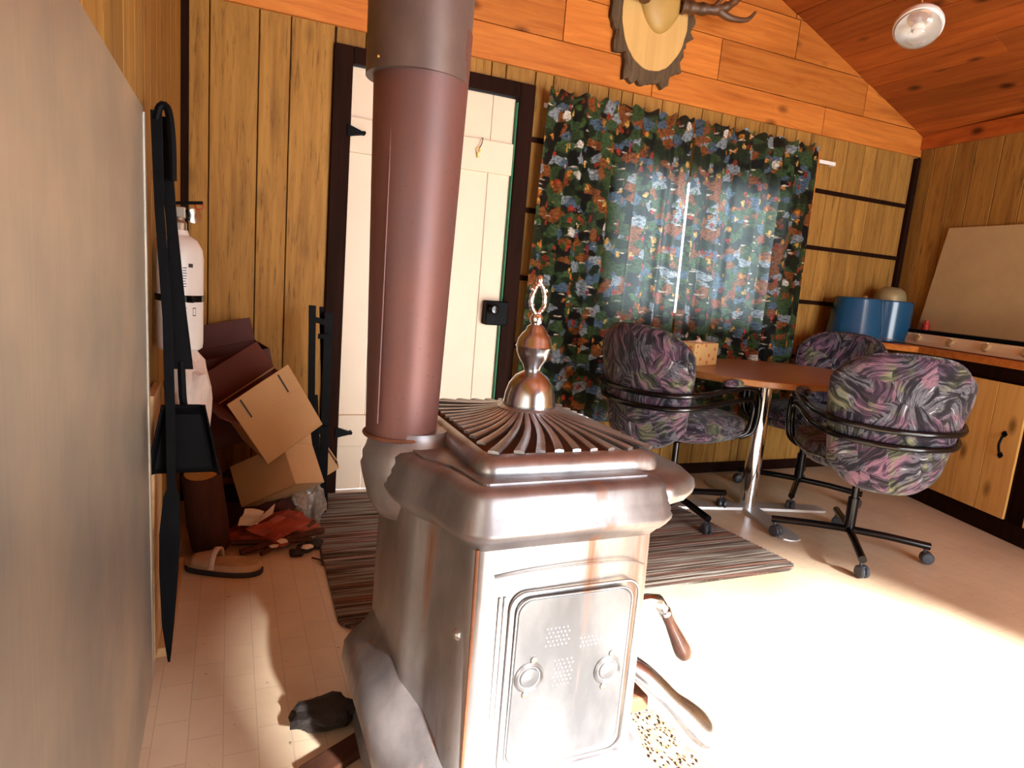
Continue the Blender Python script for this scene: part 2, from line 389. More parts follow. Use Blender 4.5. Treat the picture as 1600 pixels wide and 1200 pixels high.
def offset_poly(P, d):
    out = []; n = len(P)
    area = sum(P[i][0]*P[(i+1) % n][1]-P[(i+1) % n][0]*P[i][1] for i in range(n))
    sgn = 1 if area > 0 else -1
    for i in range(n):
        a, b_, c = Vector(P[i-1]), Vector(P[i]), Vector(P[(i+1) % n])
        e1 = (b_-a).normalized(); e2 = (c-b_).normalized()
        n1 = Vector((e1.y, -e1.x))*sgn; n2 = Vector((e2.y, -e2.x))*sgn
        nn = (n1+n2).normalized(); k = 1/max(.5, nn.dot(n1))
        out.append((b_.x+nn.x*d*k, b_.y+nn.y*d*k))
    return out

# ------------------------------------------------------------------ room shell
XL, YB, YR = -.19, 3.142, -2.2
def xr(y): return 4.21-.14*(YB-y)          # right wall runs slightly in
RDG, ZE, SL = 2.01, 2.245, .403            # ridge x, eave height, roof slope
def zroof(x): return ZE + SL*(x-XL) if x < RDG else ZE + SL*(4.21-x)*.98

fl = MB(); fl.face([(XL-.1, YR-.1, 0), (xr(YR-.1)+.1, YR-.1, 0), (4.35, YB+.1, 0), (XL-.1, YB+.1, 0)])
fl.face([(XL-.1, YR-.1, -.05), (XL-.1, YB+.1, -.05), (4.35, YB+.1, -.05), (xr(YR-.1)+.1, YR-.1, -.05)])
struct(fl.build('floor', 'lino'))

# back wall: backing with door and window openings, planks as parts
WIN = (1.88, 3.02, .95, 1.76); DOOR = (.485, 1.30, 0, 1.985)
bw = MB()
def wallrects(holes, X0, X1, Z0, Z1):
    xs = sorted({X0, X1, *[v for h in holes for v in h[:2] if X0 < v < X1]}); out = []
    for a, c in zip(xs, xs[1:]):
        segs = [(Z0, Z1)]
        for h in holes:
            if h[0] <= a+1e-6 and h[1] >= c-1e-6:
                ns = []
                for s0, s1 in segs:
                    if h[2] > s0: ns.append((s0, min(s1, h[2])))
                    if h[3] < s1: ns.append((max(s0, h[3]), s1))
                segs = [q for q in ns if q[1]-q[0] > 1e-4]
        out += [(a, c, s0, s1) for s0, s1 in segs]
    return out
for a, c, z0, z1 in wallrects([WIN, DOOR], XL-.1, 4.35, 0, 2.2): bw.bb(a, c, YB+.012, YB+.10, z0, z1)
wall_back = struct(bw.build('wall_back', 'backing'))
bg = MB(); bg.rings([[Vector(p) for p in ((XL-.1, y, 2.2), (4.35, y, 2.2), (4.35, y, ZE), (RDG, y, zroof(RDG)+.05), (XL-.1, y, ZE))] for y in (YB+.012, YB+.1)])
gable = struct(bg.build('wall_back_gable', 'backing'))
edges = [XL, -.086, .103, .229, .415]
x = .415
wid = [.13, .16, .11, .15, .18, .075, .16, .10, .20, .12, .15, .19, .11, .16, .14, .10, .18, .13, .16, .12, .2, .12, .15, .11, .16, .14]
i = 0
while x < 4.2:
    x += wid[i % len(wid)]; i += 1; edges.append(min(x, 4.21))
for a, c in zip(edges, edges[1:]):
    if c-a < .01: continue
    for (p, q, z0, z1) in wallrects([WIN, (.41, 1.378, 0, 2.05)], a, c, 0.0, 2.125):
        if (q-p) < .012: continue
        g = .0022
        MB().bb(p+g, q-g, YB, YB+.014, z0, z1).build('plank', 'panelling', wall_back, bevel=.0025, seg=1)
# gable boards: horizontal courses
zc = [2.12, 2.283, 2.50, 2.71, 2.91, 3.14]
for k, (z0, z1) in enumerate(zip(zc, zc[1:])):
    xs_l = XL + max(0, (z1-ZE)/SL); xs_r = 4.21-max(0, (z1-ZE)/SL/.98)
    cuts = [XL]; rr = random.Random(k+3)
    xx = XL+rr.uniform(.5, 1.1)
    if k == 0: xs_j = [1.02, 2.05, 3.30]
    elif k == 1: xs_j = [.62, 1.50, 2.47, 3.62]
    else:
        xs_j = []
        while xx < 4.0: xs_j.append(xx); xx += rr.uniform(.7, 1.3)
    cuts = [XL]+xs_j+[4.21]
    for a, c in zip(cuts, cuts[1:]):
        g = .002; a += g; c -= g
        def top(xq): return min(z1-g, zroof(xq)-.002)
        pts = [(a, z0+g), (c, z0+g)]
        for xq in (c, *[v_ for v_ in (4.21-(z1-ZE)/SL/.98, XL+(z1-ZE)/SL) if a < v_ < c], a): pts.append((xq, max(top(xq), z0+g+.001)))
        if max(p[1] for p in pts)-z0 < .02: continue
        m_ = MB(); m_.rings([[Vector((px, y, pz)) for px, pz in pts] for y in (YB-.018, YB+.01)])
        m_.build('board', 'pine_x', gable, bevel=.002, seg=1)

# right wall
wr = MB(); wr.rings([[Vector((xr(y)+dx, y, z)) for dx, z in ((.014, 0), (.1, 0), (.1, ZE+.02), (.014, ZE+.02))] for y in (YR-.1, YB+.1)])
wall_right = struct(wr.build('wall_right', 'backing'))
y = YB-.01; i = 5
while y > -.4:
    wd = wid[(i*3) % len(wid)]*1.05; i += 1; y2 = y-wd
    pts = [(xr(y-.002), y-.002), (xr(y2+.002), y2+.002), (xr(y2+.002)+.013, y2+.002), (xr(y-.002)+.013, y-.002)]
    MB().prism(pts, 0, 2.17).build('plank', 'panelling', wall_right, bevel=.0025, seg=1)
    y = y2
m_ = MB(); m_.prism([(xr(YB)-.022, YB-.02), (xr(-.4)-.022, -.4), (xr(-.4), -.4), (xr(YB), YB-.02)], 2.165, 2.262)
struct(m_.build('trim_1', 'pine_y', bevel=.003))
m_ = MB(); m_.prism([(xr(-.4), -.4), (xr(YR), YR), (xr(YR)+.013, YR), (xr(-.4)+.013, -.4)], 0, 2.2); m_.build('panel', 'panelling', wall_right)

# left wall
wl = MB().bb(XL-.1, XL-.014, YR-.1, YB+.1, 0, ZE+.02)
wall_left = struct(wl.build('wall_left', 'backing'))
y = YB-.01; i = 2
while y > -.3:
    y2 = y-wid[(i*5) % len(wid)]*1.1; i += 1
    MB().bb(XL-.013, XL, y2+.002, y-.002, 0, ZE).build('plank', 'panelling', wall_left, bevel=.0025, seg=1); y = y2
MB().bb(XL-.013, XL, YR, y-.002, 0, ZE).build('panel', 'panelling', wall_left)

# rear wall with an open patio door (behind the camera)
rw = MB()
for a, c, z0, z1 in wallrects([(1.06, 3.3, 0, 2.03)], XL-.1, xr(YR)+.1, 0, 2.3): rw.bb(a, c, YR-.1, YR, z0, z1)
rw.rings([[Vector(p) for p in ((XL-.1, y, 2.3), (xr(YR)+.3, y, 2.3), (4.3, y, 2.3), (RDG, y, zroof(RDG)+.05), (XL-.1, y, 2.3))] for y in (YR-.1, YR)])
struct(rw.build('wall_rear', 'panelling'))
df = MB().bb(1.01, 1.06, YR-.11, YR+.02, 0, 2.03).bb(3.3, 3.35, YR-.11, YR+.02, 0, 2.03).bb(1.01, 3.35, YR-.11, YR+.02, 2.03, 2.09)
struct(df.build('door_2', 'darkwood'))

# ceiling: two slopes of boards
def ceil_side(sign):
    n = MB()
    xe = 4.36 if sign > 0 else XL-.12
    f = (lambda x: ZE+SL*.98*(4.21-x)) if sign > 0 else (lambda x: ZE+SL*(x-XL))
    x0, x1 = RDG, xe
    n.rings([[Vector((a, y, f(a)+d)) for a, d in ((x0, .014), (x1, .014), (x1, .12), (x0, .12))] for y in (YR-.1, YB+.1)])
    o = struct(n.build('ceiling', 'backing'))
    a = 4.21 if sign > 0 else XL; k = 0; rr = random.Random(5)
    while (a-RDG)*sign > .02:
        wv = rr.uniform(.115, .15); b_ = a-sign*wv
        if (b_-RDG)*sign < 0: b_ = RDG
        ys = [YR]; t = rr.uniform(.6, 1.6)+YR
        while t < YB-.3: ys.append(t); t += rr.uniform(1.2, 2.0)
        ys.append(YB)
        for y0, y1 in zip(ys, ys[1:]):
            g = .002*sign
            q = [(a-g, y0+.001), (b_+g, y0+.001), (b_+g, y1-.001), (a-g, y1-.001)]
            if sign > 0 and k < 7 and False: pass
            m_ = MB(); m_.rings([[Vector((px, py, f(px)+d)) for px, py in q] for d in (0, .013)])
            m_.build('board', 'pine_y', o, bevel=.002, seg=1)
        a = b_; k += 1
    return o
ceil_side(1); ceil_side(-1)

# corner trims and dark strips
struct(MB().bb(XL, XL+.03, YB-.022, YB, 0, 2.12).build('trim_2', 'darkwood', bevel=.004))
struct(MB().bb(4.165, 4.205, YB-.03, YB, .95, 2.11).build('trim_3', 'darkwood', bevel=.004))
n_ = 4
for z in (1.80, 1.455, 1.112, .76):
    for (a, c) in ((1.38, 1.86), (3.04, 4.165)):
        struct(MB().bb(a, c, YB-.012, YB, z-.013, z+.013).build('trim_%d' % n_, 'darkwood', bevel=.003)); n_ += 1
struct(MB().bb(1.38, 4.2, YB-.014, YB, 0, .065).build('baseboard_back', 'darkwood', bevel=.003))
struct(MB().bb(3.245, 3.285, YB-.05, YB, .70, 2.02).build('trim_%d' % n_, 'pine_x', bevel=.004)); n_ += 1

# window with frame and panes
wf = MB()
x0, x1, z0, z1 = WIN
for a in ((x0, x0+.035, z0, z1), (x1-.035, x1, z0, z1), (x0, x1, z0, z0+.035), (x0, x1, z1-.035, z1), ((x0+x1)/2-.02, (x0+x1)/2+.02, z0, z1)):
    wf.bb(a[0], a[1], YB+.02, YB+.07, a[2], a[3])
win = struct(wf.build('window_1', 'white_enamel', bevel=.003))
MB().bb(x0+.035, (x0+x1)/2-.02, YB+.043, YB+.047, z0+.035, z1-.035).build('pane', 'window_glass', win)
MB().bb((x0+x1)/2+.02, x1-.035, YB+.043, YB+.047, z0+.035, z1-.035).build('pane', 'window_glass', win)
MB().bb(x0-.03, x1+.03, YB-.035, YB+.02, z0-.03, z0).build('window_sill', 'pine_x', win, bevel=.004)

# ------------------------------------------------------------------ plank door
door = bpy.data.objects.new('door_1', None); COL.objects.link(door); door.location = (.89, YB, 0); struct(door)
def dp(mb, *a, **k):
    o = mb.build(*a, **k); o.location = (-.89, -YB, 0); return o
fr = MB().bb(.408, .49, YB-.022, YB+.05, 0, 2.052); dp(fr, 'frame', 'darkwood', door, bevel=.004)
fr = MB().bb(1.296, 1.378, YB-.022, YB+.05, 0, 2.052); dp(fr, 'frame', 'darkwood', door, bevel=.004)
fr = MB().bb(.49, 1.296, YB-.022, YB+.05, 1.982, 2.052); dp(fr, 'frame', 'darkwood', door, bevel=.004)
for a, c in ((.49, .617), (.617, .80), (.80, .985), (.985, 1.17), (1.17, 1.29)):
    dp(MB().bb(a+.0015, c-.0015, YB+.016, YB+.04, .005, 1.978), 'plank', 'door_paint', door, bevel=.003)
for z0, z1 in ((1.61, 1.762), (.228, .386), (.92, .921)):
    if z1-z0 > .1: dp(MB().bb(.491, 1.289, YB-.004, YB+.016, z0, z1), 'rail', 'door_paint', door, bevel=.003)
dp(MB().bb(1.290, 1.2965, YB-.008, YB+.02, .02, 1.96), 'weather_strip', 'green_strip', door)
for z in (1.695, .303):
    h = MB(); h.rings([[Vector((px, y, z+pz)) for px, pz in ((.475, -.026), (.50, -.018), (.54, -.009), (.553, -.009), (.558, 0), (.553, .009), (.54, .006), (.50, .02), (.475, .028))] for y in (YB-.03, YB-.004)])
    dp(h, 'hinge', 'black_iron', door)
lk = MB().bb(1.195, 1.318, YB-.045, YB+.014, .862, .985)
l_ = dp(lk, 'rim_lock', 'black_iron', door, bevel=.006)
kb = MB().lathe([(.010, 0), (.012, .02), (.024, .03), (.026, .045), (.018, .056), (.001, .058)], 16, (1.222, YB-.045, .945), Matrix.Rotation(PI/2, 3, 'X'))
k_ = kb.build('knob', 'black_gloss', l_, smooth=True)

ky = thing('door_key', 'small brass key on a bent wire hook, hanging on the white door upper rail', 'key', (1.112, YB-.006, 1.765))
m_ = MB(); m_.tube(smooth_path([(.006, 0, .0), (.006, -.014, -.004), (.002, -.016, -.03), (-.008, -.014, -.05)]), .0022, 6); m_.build('hook', 'black_iron', ky, smooth=True)
m_ = MB(); m_.tube([(-.010+.009*math.cos(t*PI/5), -.013, -.060+.013*math.sin(t*PI/5)) for t in range(10)], .003, 6, closed=True)
m_.box((-.011, -.013, -.083), (.006, .003, .024)).box((-.007, -.013, -.09), (.008, .003, .006)); m_.build('key', 'brass', ky)

# ------------------------------------------------------------------ left wall: galvanised heat shield
hs = thing('heat_shield', 'large dull grey sheet metal heat shield standing against the left wall', 'metal sheet', (XL+.01, .8, 0))
m_ = MB(); m_.rings([[Vector((x_, y_-.8, z_)) for y_, z_ in ((-.5, 0), (1.752, 0), (1.63, 1.40), (-.5, 1.40))] for x_ in (.006, .011)])
m_.build('sheet', 'sheet', hs, bevel=.001, seg=1)
m_ = MB(); m_.tube([(.012, .83-.0, 1.39), (.012, .945, .02)], .0035, 6); m_.build('folded_edge', 'sheet', hs)

# ash shovel hanging blade down
sh = thing('ash_shovel', 'black iron ash shovel hanging blade down in front of the extinguisher', 'shovel', (-.10, 1.80, .55))
# flat handle strip
hp = [(-.045, 0, .865), (-.040, 0, .78), (-.028, 0, .62), (-.014, 0, .42), (-.006, 0, .27)]
wv = [.010, .013, .012, .017, .026]
m_ = MB(); m_.rings([[Vector((p[0]-q, p[1]-.004, p[2])), Vector((p[0]+q, p[1]-.004, p[2])), Vector((p[0]+q, p[1]+.004, p[2])), Vector((p[0]-q, p[1]+.004, p[2]))] for p, q in zip(hp, wv)])
m_.build('handle', 'black_iron', sh, bevel=.002)
m_ = MB(); m_.tube([(-.008, 0, .29), (-.004, 0, .20), (0, -.004, .165)], .009, 8); m_.build('shaft', 'black_iron', sh, smooth=True)
m_ = MB(); m_.tube([(-.045+.014*math.cos(t*PI/5), 0, .878+.018*math.sin(t*PI/5)) for t in range(10)], .004, 6, closed=True); m_.build('hanging_ring', 'black_iron', sh, smooth=True)
# tapered pan blade, sides turned towards the viewer
def pan(u, v):
    wt = .047+.036*(1-v); xx = (u*2-1)*wt; e = max(0, abs(u*2-1)-.80)/.20
    yy = -.028*e**1.5 - .03*max(0, v-.86)/.14
    return Vector((xx, yy, v*.185))
m_ = MB(); m_.grid(pan, 24, 12); m_.build('blade', 'black_iron', sh, smooth=True, solid=.003)
m_ = MB(); m_.tube(smooth_path([(-.083, -.028, 0), (-.047, -.035, .185), (.047, -.035, .185), (.083, -.028, 0)], 1), .0025, 6); m_.build('turned_edge', 'black_iron', sh)

# long poker hanging beside it
pk = thing('fire_poker', 'long black flat iron poker hanging along the edge of the metal sheet', 'poker', (-.145, 1.765, 0))
pp = [(-.012, 1.42), (-.006, 1.20), (.010, .95), (.016, .70), (.018, .52), (.018, .50), (.014, .40), (.012, .30), (.010, .15), (.012, .045)]
ww = [.012, .010, .011, .011, .010, .018, .024, .022, .014, .003]
m_ = MB(); m_.rings([[Vector((a-q, -.003, z)), Vector((a+q, -.003, z)), Vector((a+q, .003, z)), Vector((a-q, .003, z))] for (a, z), q in zip(pp, ww)])
m_.build('blade', 'black_iron', pk, bevel=.001)
m_ = MB(); m_.tube(smooth_path([(-.012, 0, 1.40), (-.004, 0, 1.43), (.012, 0, 1.425), (.02, 0, 1.36), (.022, 0, 1.27)]), .0085, 8); m_.build('grip_loop', 'black_iron', pk, smooth=True)

# fire extinguisher
ex = thing('fire_extinguisher', 'white fire extinguisher strapped to the left wall behind the shovel', 'extinguisher', (-.125, 2.02, .84))
m_ = MB(); m_.lathe([(.05, 0), (.058, .006), (.060, .02), (.060, .25), (.057, .275), (.044, .30), (.024, .312), (.02, .325), (.001, .326)], 32)
m_.build('cylinder', 'white_enamel', ex, smooth=True)
m_ = MB().lathe([(.0612, .135), (.0612, .152), (.0605, .153)], 32, cap=False); m_.box((.03, -.054, .1435), (.016, .012, .018)); m_.build('strap', 'black_gloss', ex)
m_ = MB().lathe([(.018, .32), (.018, .345), (.012, .35), (.012, .37)], 14); m_.box((0, 0, .372), (.03, .03, .03)); m_.build('valve', 'pin', ex, bevel=.003)
m_ = MB(); m_.box((.015, 0, .398), (.085, .018, .008), (0, -.12, 0)).box((.010, 0, .378), (.07, .016, .007), (0, .18, 0)); m_.build('lever', 'black_iron', ex, bevel=.002)
m_ = MB().lathe([(.017, 0), (.019, .004), (.019, .012), (.001, .013)], 16, (.036, -.008, .365), Matrix.Rotation(PI/2, 3, 'X')); m_.build('gauge', 'chrome', ex, smooth=True)
m_ = MB(); m_.tube([(.048+.011*math.cos(t*PI/5), -.004, .392+.008*math.sin(t*PI/5)) for t in range(10)], .002, 5, closed=True); m_.build('pull_pin', 'red_pl', ex)
def curved(a0, a1, z0, z1, r=.0606, n=6):
    q = MB(); q.grid(lambda u, v: Vector((r*math.sin(a0+(a1-a0)*u), -r*math.cos(a0+(a1-a0)*u), z0+(z1-z0)*v)), n, 1); return q
lb = curved(.42, .62, .228, .238); lab = lb.build('label_mark', 'label_ink', ex)
k = 0
for z in (.225, .218, .211, .204, .197, .19, .183, .176, .118, .112, .106, .100):
    for a in ((-.35, .08), (.18, .36)):
        if random.random() < .8: curved(a[0], a[1]-random.uniform(0, .06), z, z+.0022, .0605).build('label_line', 'label_ink', ex)
for a0, a1, z0, z1 in ((.62, .635, .098, .120), (.62, .76, .118, .1205), (.76, .775, .098, .120), (.62, .76, .098, .1005)):
    curved(a0, a1, z0, z1, .0606, 2).build('label_mark', 'label_ink', ex)

# bare board at the foot of the left wall
tag(MB().bb(XL+.008, XL+.055, 1.865, 2.46, 0, .028).build('floor_board', 'bare_stick', bevel=.002), 'short bare wooden board lying on the floor along the left wall', 'board')
tag(MB().bb(XL+.003, XL+.022, 1.80, 2.0, .03, .75).build('wall_batten', 'bare_stick', bevel=.002), 'narrow bare wooden batten upright on the left wall behind the poker', 'board')

# ------------------------------------------------------------------ corner pile
def crumple(name, m, c, r, sc, seed, label, cat, amp=.35, parent=None, solid=0, sub=3):
    b_ = MB(); bmesh.ops.create_icosphere(b_.b, subdivisions=sub, radius=1)
    for v in b_.b.verts:
        d = 1+amp*noise.noise(v.co*1.7+Vector((seed, 0, 0)))+amp*.5*noise.noise(v.co*4+Vector((0, seed, 0)))
        v.co = Vector((v.co.x*sc[0], v.co.y*sc[1], v.co.z*sc[2]))*r*d
    zmin = min(v.co.z for v in b_.b.verts)
    o = b_.build(name, m, parent); o.location = c
    if label: tag(o, label, cat)
    return o
crumple('plastic_bag', 'bag', (-.105, 2.00, .70), .10, (.62, .55, 1.35), 3.1, 'crumpled pale plastic bag hanging behind the black shovel', 'bag')
def open_box(name, label, origin, ex_, ey_, ez_, dims, flaps, m='cardboard', inner='cardboard_in'):
    """box with open top along +ez; dims (x,y,z)"""
    t = thing(name, label, 'box', origin)
    R = Matrix((ex_, ey_, ez_)).transposed()
    q = R.to_4x4(); q.translation = Vector(origin); t.matrix_world = q
    X, Y, Z = dims; th = .004
    def pn(nm, c, d, mm=m, par=t, **k): return MB().box(c, d).build(nm, mm, par, bevel=.001, seg=1)
    pn('panel', (0, 0, th/2), (X, Y, th)); pn('panel', (-X/2+th/2, 0, Z/2), (th, Y-2*th, Z)); pn('panel', (X/2-th/2, 0, Z/2), (th, Y-2*th, Z))
    pn('panel', (0, -Y/2+th/2, Z/2), (X, th, Z)); pn('panel', (0, Y/2-th/2, Z/2), (X, th, Z))
    for nm in range(1):
        pass
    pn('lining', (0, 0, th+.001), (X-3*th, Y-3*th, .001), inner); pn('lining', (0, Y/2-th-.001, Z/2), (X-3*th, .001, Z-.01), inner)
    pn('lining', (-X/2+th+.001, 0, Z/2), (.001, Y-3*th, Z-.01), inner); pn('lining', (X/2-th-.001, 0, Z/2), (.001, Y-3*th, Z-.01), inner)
    for side, L, ang in flaps:
        f = MB()
        if side == '-y':
            f.box((0, 0, L/2), (X, th, L)); o = f.build('flap', m, t, bevel=.001, seg=1); o.location = (0, -Y/2+th/2, Z); o.rotation_euler = (ang, 0, 0)
            for sx in (-.32, .30):
                g = MB().box((X*sx, -.0032, L*.5), (.006, .002, L*.78)).build('slot', 'label_ink', o)
        if side == '+y':
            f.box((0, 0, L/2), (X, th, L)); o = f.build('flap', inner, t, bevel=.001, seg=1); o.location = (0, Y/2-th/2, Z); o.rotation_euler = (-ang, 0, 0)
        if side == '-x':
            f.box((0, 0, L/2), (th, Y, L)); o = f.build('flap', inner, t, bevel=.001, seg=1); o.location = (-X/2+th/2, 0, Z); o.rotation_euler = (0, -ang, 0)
        if side == '+x':
            f.box((0, 0, L/2), (th, Y, L)); o = f.build('flap', m, t, bevel=.001, seg=1); o.location = (X/2-th/2, 0, Z); o.rotation_euler = (0, ang, 0)
    return t
def frame_axes(ang, yaw, pitch=0):
    """ex up-right in the wall plane by ang, ez up-left, ey away"""
    R = Matrix.Rotation(yaw, 3, 'Z') @ Matrix.Rotation(pitch, 3, 'X')
    e1 = R @ Vector((math.cos(ang), 0, math.sin(ang))); e3 = R @ Vector((-math.sin(ang), 0, math.cos(ang))); e2 = e3.cross(e1)
    return e1, e2, e3
a1, a2, a3 = frame_axes(math.radians(34), math.radians(22), math.radians(10))
open_box('cardboard_box', 'open brown cardboard box tilted on top of the corner pile, flap with two slots', (.20, 2.64, .435), a1, a2, a3, (.25, .23, .20), [('-y', .105, -.05), ('+y', .12, .3), ('-x', .10, .5)])
a1, a2, a3 = frame_axes(math.radians(30), math.radians(-38), math.radians(-14))
open_box('cardboard_box', 'smaller brown cardboard box lying tilted under the larger slotted one', (.215, 2.66, .17), a1, a2, a3, (.25, .22, .17), [('+x', .10, .2), ('-x', .08, 1.8)])
a1, a2, a3 = frame_axes(math.radians(12), math.radians(10), 0)
open_box('red_carton', 'dark red open carton deep in the corner behind the brown box', (.04, 2.91, .36), a1, a2, a3, (.34, .26, .36), [('+y', .1, .2)], 'red_card', 'red_card')
a1, a2, a3 = frame_axes(math.radians(5), math.radians(-20), 0)
open_box('red_carton', 'low dark red carton on the floor beneath the tilted boxes', (.09, 2.86, .005), a1, a2, a3, (.34, .26, .11), [], 'red_card', 'red_card')
a1, a2, a3 = frame_axes(math.radians(-56), math.radians(-5), 0)
open_box('cardboard_box', 'narrow cardboard carton wedged upright behind the black stand by the door', (.335, 2.98, .22), a1, a2, a3, (.20, .12, .10), [])

lg = thing('firewood_log', 'short reddish brown firewood log leaning upright left of the boxes', 'log', (-.045, 2.56, .0))
R_ = Matrix.Rotation(math.radians(14), 3, 'X') @ Matrix.Rotation(math.radians(-6), 3, 'Y')
m_ = MB(); prof = []
rings = []
for z, r in ((0, .062), (.008, .068), (.10, .072), (.22, .068), (.32, .066), (.328, .06)):
    rings.append([R_ @ Vector((r*(1+.12*noise.noise(Vector((math.cos(a)*1.5, math.sin(a)*1.5, z*3))))*math.cos(a), r*(1+.12*noise.noise(Vector((math.cos(a)*2, math.sin(a)*2, 5+z*3))))*math.sin(a), z+.02)) for a in [2*PI*k/20 for k in range(20)]])
m_.rings(rings); m_.build('trunk', 'log', lg, smooth=True)
m_ = MB(); m_.lathe([(.058, 0), (.001, .001)], 20, R_ @ Vector((0, 0, .349)), R_); m_.build('cut_end', 'slice', lg)
crumple('red_newspaper', 'red_paper', (.17, 2.62, .05), .14, (1.0, .75, .38), 5.3, 'crumpled red printed paper heaped on the floor below the boxes', 'paper', .6)
# folded white paper
wp = thing('folded_paper', 'pale folded sheet of paper sticking out of the red paper heap', 'paper', (.10, 2.56, .095), .2)
m_ = MB(); m_.grid(lambda u, v: Vector((-.06+.07*u+.02*v, -.02*v, .0+.075*v-.02*u*u+.01*math.sin(v*6))), 4, 5); m_.build('sheet', 'white_paper', wp, solid=.001)
m_ = MB(); m_.grid(lambda u, v: Vector((-.02+.09*u, .005-.03*v, -.02+.08*u*(.6+.4*v)+.02*v)), 4, 5); m_.build('sheet', 'white_paper', wp, solid=.001)
for k, (px, py, s) in enumerate(((.20, 2.50, .02), (.26, 2.53, .016), (.31, 2.56, .018), (.165, 2.47, .014), (.29, 2.44, .02))):
    crumple('paper_scrap', 'white_paper', (px, py, .035 if k else .04), s, (1.4, .8, .5), 8+k, None, None, .5, sub=1)
    o = COL.objects[-1]; tag(o, ('torn pale paper scrap lying on the kindling nearest the slipper side', 'torn pale paper scrap on the sticks, just left of the charred lumps', 'pale paper scrap at the right end of the thickest kindling stick', 'leftmost small pale paper scrap on the crosswise kindling stick', 'pale paper scrap resting against the black charred lumps')[k], 'paper', 'torn paper scraps by the boxes')
for k, (px, py, s, rz) in enumerate(((.28, 2.47, .028, 0), (.245, 2.44, .024, 1), (.32, 2.50, .03, 2))):
    o = crumple('charcoal_lump', 'charred', (px, py, s*.6), s, (1.2, .9, .7), 20+k, None, None, .4, sub=2)
    tag(o, ('black charred lump with a pale scrap on it, beside the mat', 'leftmost black charred lump, on the bare floor below the red paper', 'largest black charred lump, touching the litter nearest the mat')[k], 'charcoal', 'charred lumps by the mat')
sticks = [((.05, 2.47, .02), (.36, 2.55, .05), .013), ((.02, 2.52, .04), (.31, 2.49, .04), .010), ((.12, 2.44, .02), (.33, 2.60, .07), .009), ((.33, 2.33, .006), (.345, 2.56, .012), .004), ((.30, 2.40, .006), (.345, 2.33, .005), .003)]
for k, (a, c, r) in enumerate(sticks):
    m_ = MB(); m_.tube([a, [(p+q)/2+random.uniform(-.006, .006) for p, q in zip(a, c)], c], r, 6)
    tag(m_.build('kindling_stick', 'log'), ('thickest dark kindling stick, slanting from the log to the mat edge', 'dark kindling stick lying crosswise nearest the worn slipper', 'thin kindling stick rising to the right below the smaller box', 'very thin twig pointing towards the stove beside the mat', 'tiniest twig splinter on the bare floor by the mat corner')[k], 'stick', 'kindling sticks by the boxes')
crumple('plastic_wrap', 'plastic_wrap', (.33, 2.72, .10), .075, (.8, .7, 1.1), 31, 'clear crinkled plastic wrap beside the black stand', 'wrap', .6)

# worn slipper
sp_ = thing('worn_slipper', 'worn tan slipper lying on the floor by the board on the left', 'shoe', (.005, 2.36, 0), math.radians(-18))
def foot(s, z): # outline scaled
    return [Vector((.135*math.cos(a)*s-.01*math.cos(2*a), (.047+.010*math.cos(a))*math.sin(a)*s, z)) for a in [2*PI*k/24 for k in range(24)]]
m_ = MB(); m_.rings([foot(.97, 0), foot(1, .006), foot(1, .016), foot(.97, .02)]); m_.build('sole', 'rubber', sp_, smooth=True)
m_ = MB(); m_.rings([foot(.95, .019), foot(.97, .03), foot(.88, .042), foot(.80, .040)]); m_.build('footbed', 'suede', sp_, smooth=True)
m_ = MB(); m_.grid(lambda u, v: Vector((-.03-.085*v, (u*2-1)*.052*(1-.35*v*v), .035+.045*math.sqrt(max(0, 1-(u*2-1)**2))*(1-.45*v))), 12, 8); m_.build('upper', 'suede', sp_, smooth=True, solid=.004)
m_ = MB(); m_.grid(lambda u, v: Vector((-.035+.018*v-.01, (u*2-1)*.056, .032+.052*math.sqrt(max(0, 1-(u*2-1)**2)))), 12, 2); m_.build('cuff', 'bag', sp_, smooth=True, solid=.009)

# black folded stand leaning at the door frame
bs = thing('folding_stand', 'narrow black metal folding stand leaning beside the door frame', 'stand', (.345, 2.80, 0))
for a, c, w_ in (((-.03, 0, .93), (-.01, 0, .0), .028), ((.045, .06, .90), (.045, .04, .0), .036), ((.02, .10, .92), (.07, .10, .0), .02), ((-.005, .02, .55), (.03, 0, .0), .024)):
    a, c = Vector(a), Vector(c); m_ = MB(); ax = (c-a)
    m_.rings([[p+Vector((s*w_/2, t*.005, 0)) for s, t in ((-1, -1), (1, -1), (1, 1), (-1, 1))] for p in (a, c)])
    m_.build('leg', 'black_iron', bs, bevel=.001)
m_ = MB(); m_.rings([[Vector((x_, y_, z_+d)) for y_, d in ((-.004, -.012), (.004, -.012), (.004, .012), (-.004, .012))] for x_, y_, z_ in ((-.028, 0, .875), (.05, .05, .855))]); m_.build('crossbar', 'black_iron', bs)
m_ = MB(); m_.box((.03, .03, .80), (.06, .012, .02)); m_.box((.02, .03, .40), (.07, .012, .02)); m_.build('crossbar', 'black_iron', bs)

# ------------------------------------------------------------------ striped mat
mt = MB(); X0, X1, Y0, Y1 = .325, 2.235, 1.865, 3.09; rad = .07
ys = []; n = 110
for k in range(n+1):
    y_ = Y0+(Y1-Y0)*k/n; d = min(y_-Y0, Y1-y_); ins = rad-math.sqrt(max(0, rad*rad-(rad-d)**2)) if d < rad else 0
    sk = .05*(1-(y_-Y0)/(Y1-Y0))
    ys.append((y_, X0+ins+.03*((y_-Y0)/(Y1-Y0)), X1-ins-.12*((y_-Y0)/(Y1-Y0)), .009+(.004 if k % 2 else 0)))
mt.rings([[Vector((a, y_, .001)), Vector((c, y_, .001)), Vector((c, y_, h)), Vector((a, y_, h))] for y_, a, c, h in ys])
tag(mt.build('floor_mat', 'mat'), 'long dark ribbed mat with fine stripes on the floor in front of the white door', 'mat')

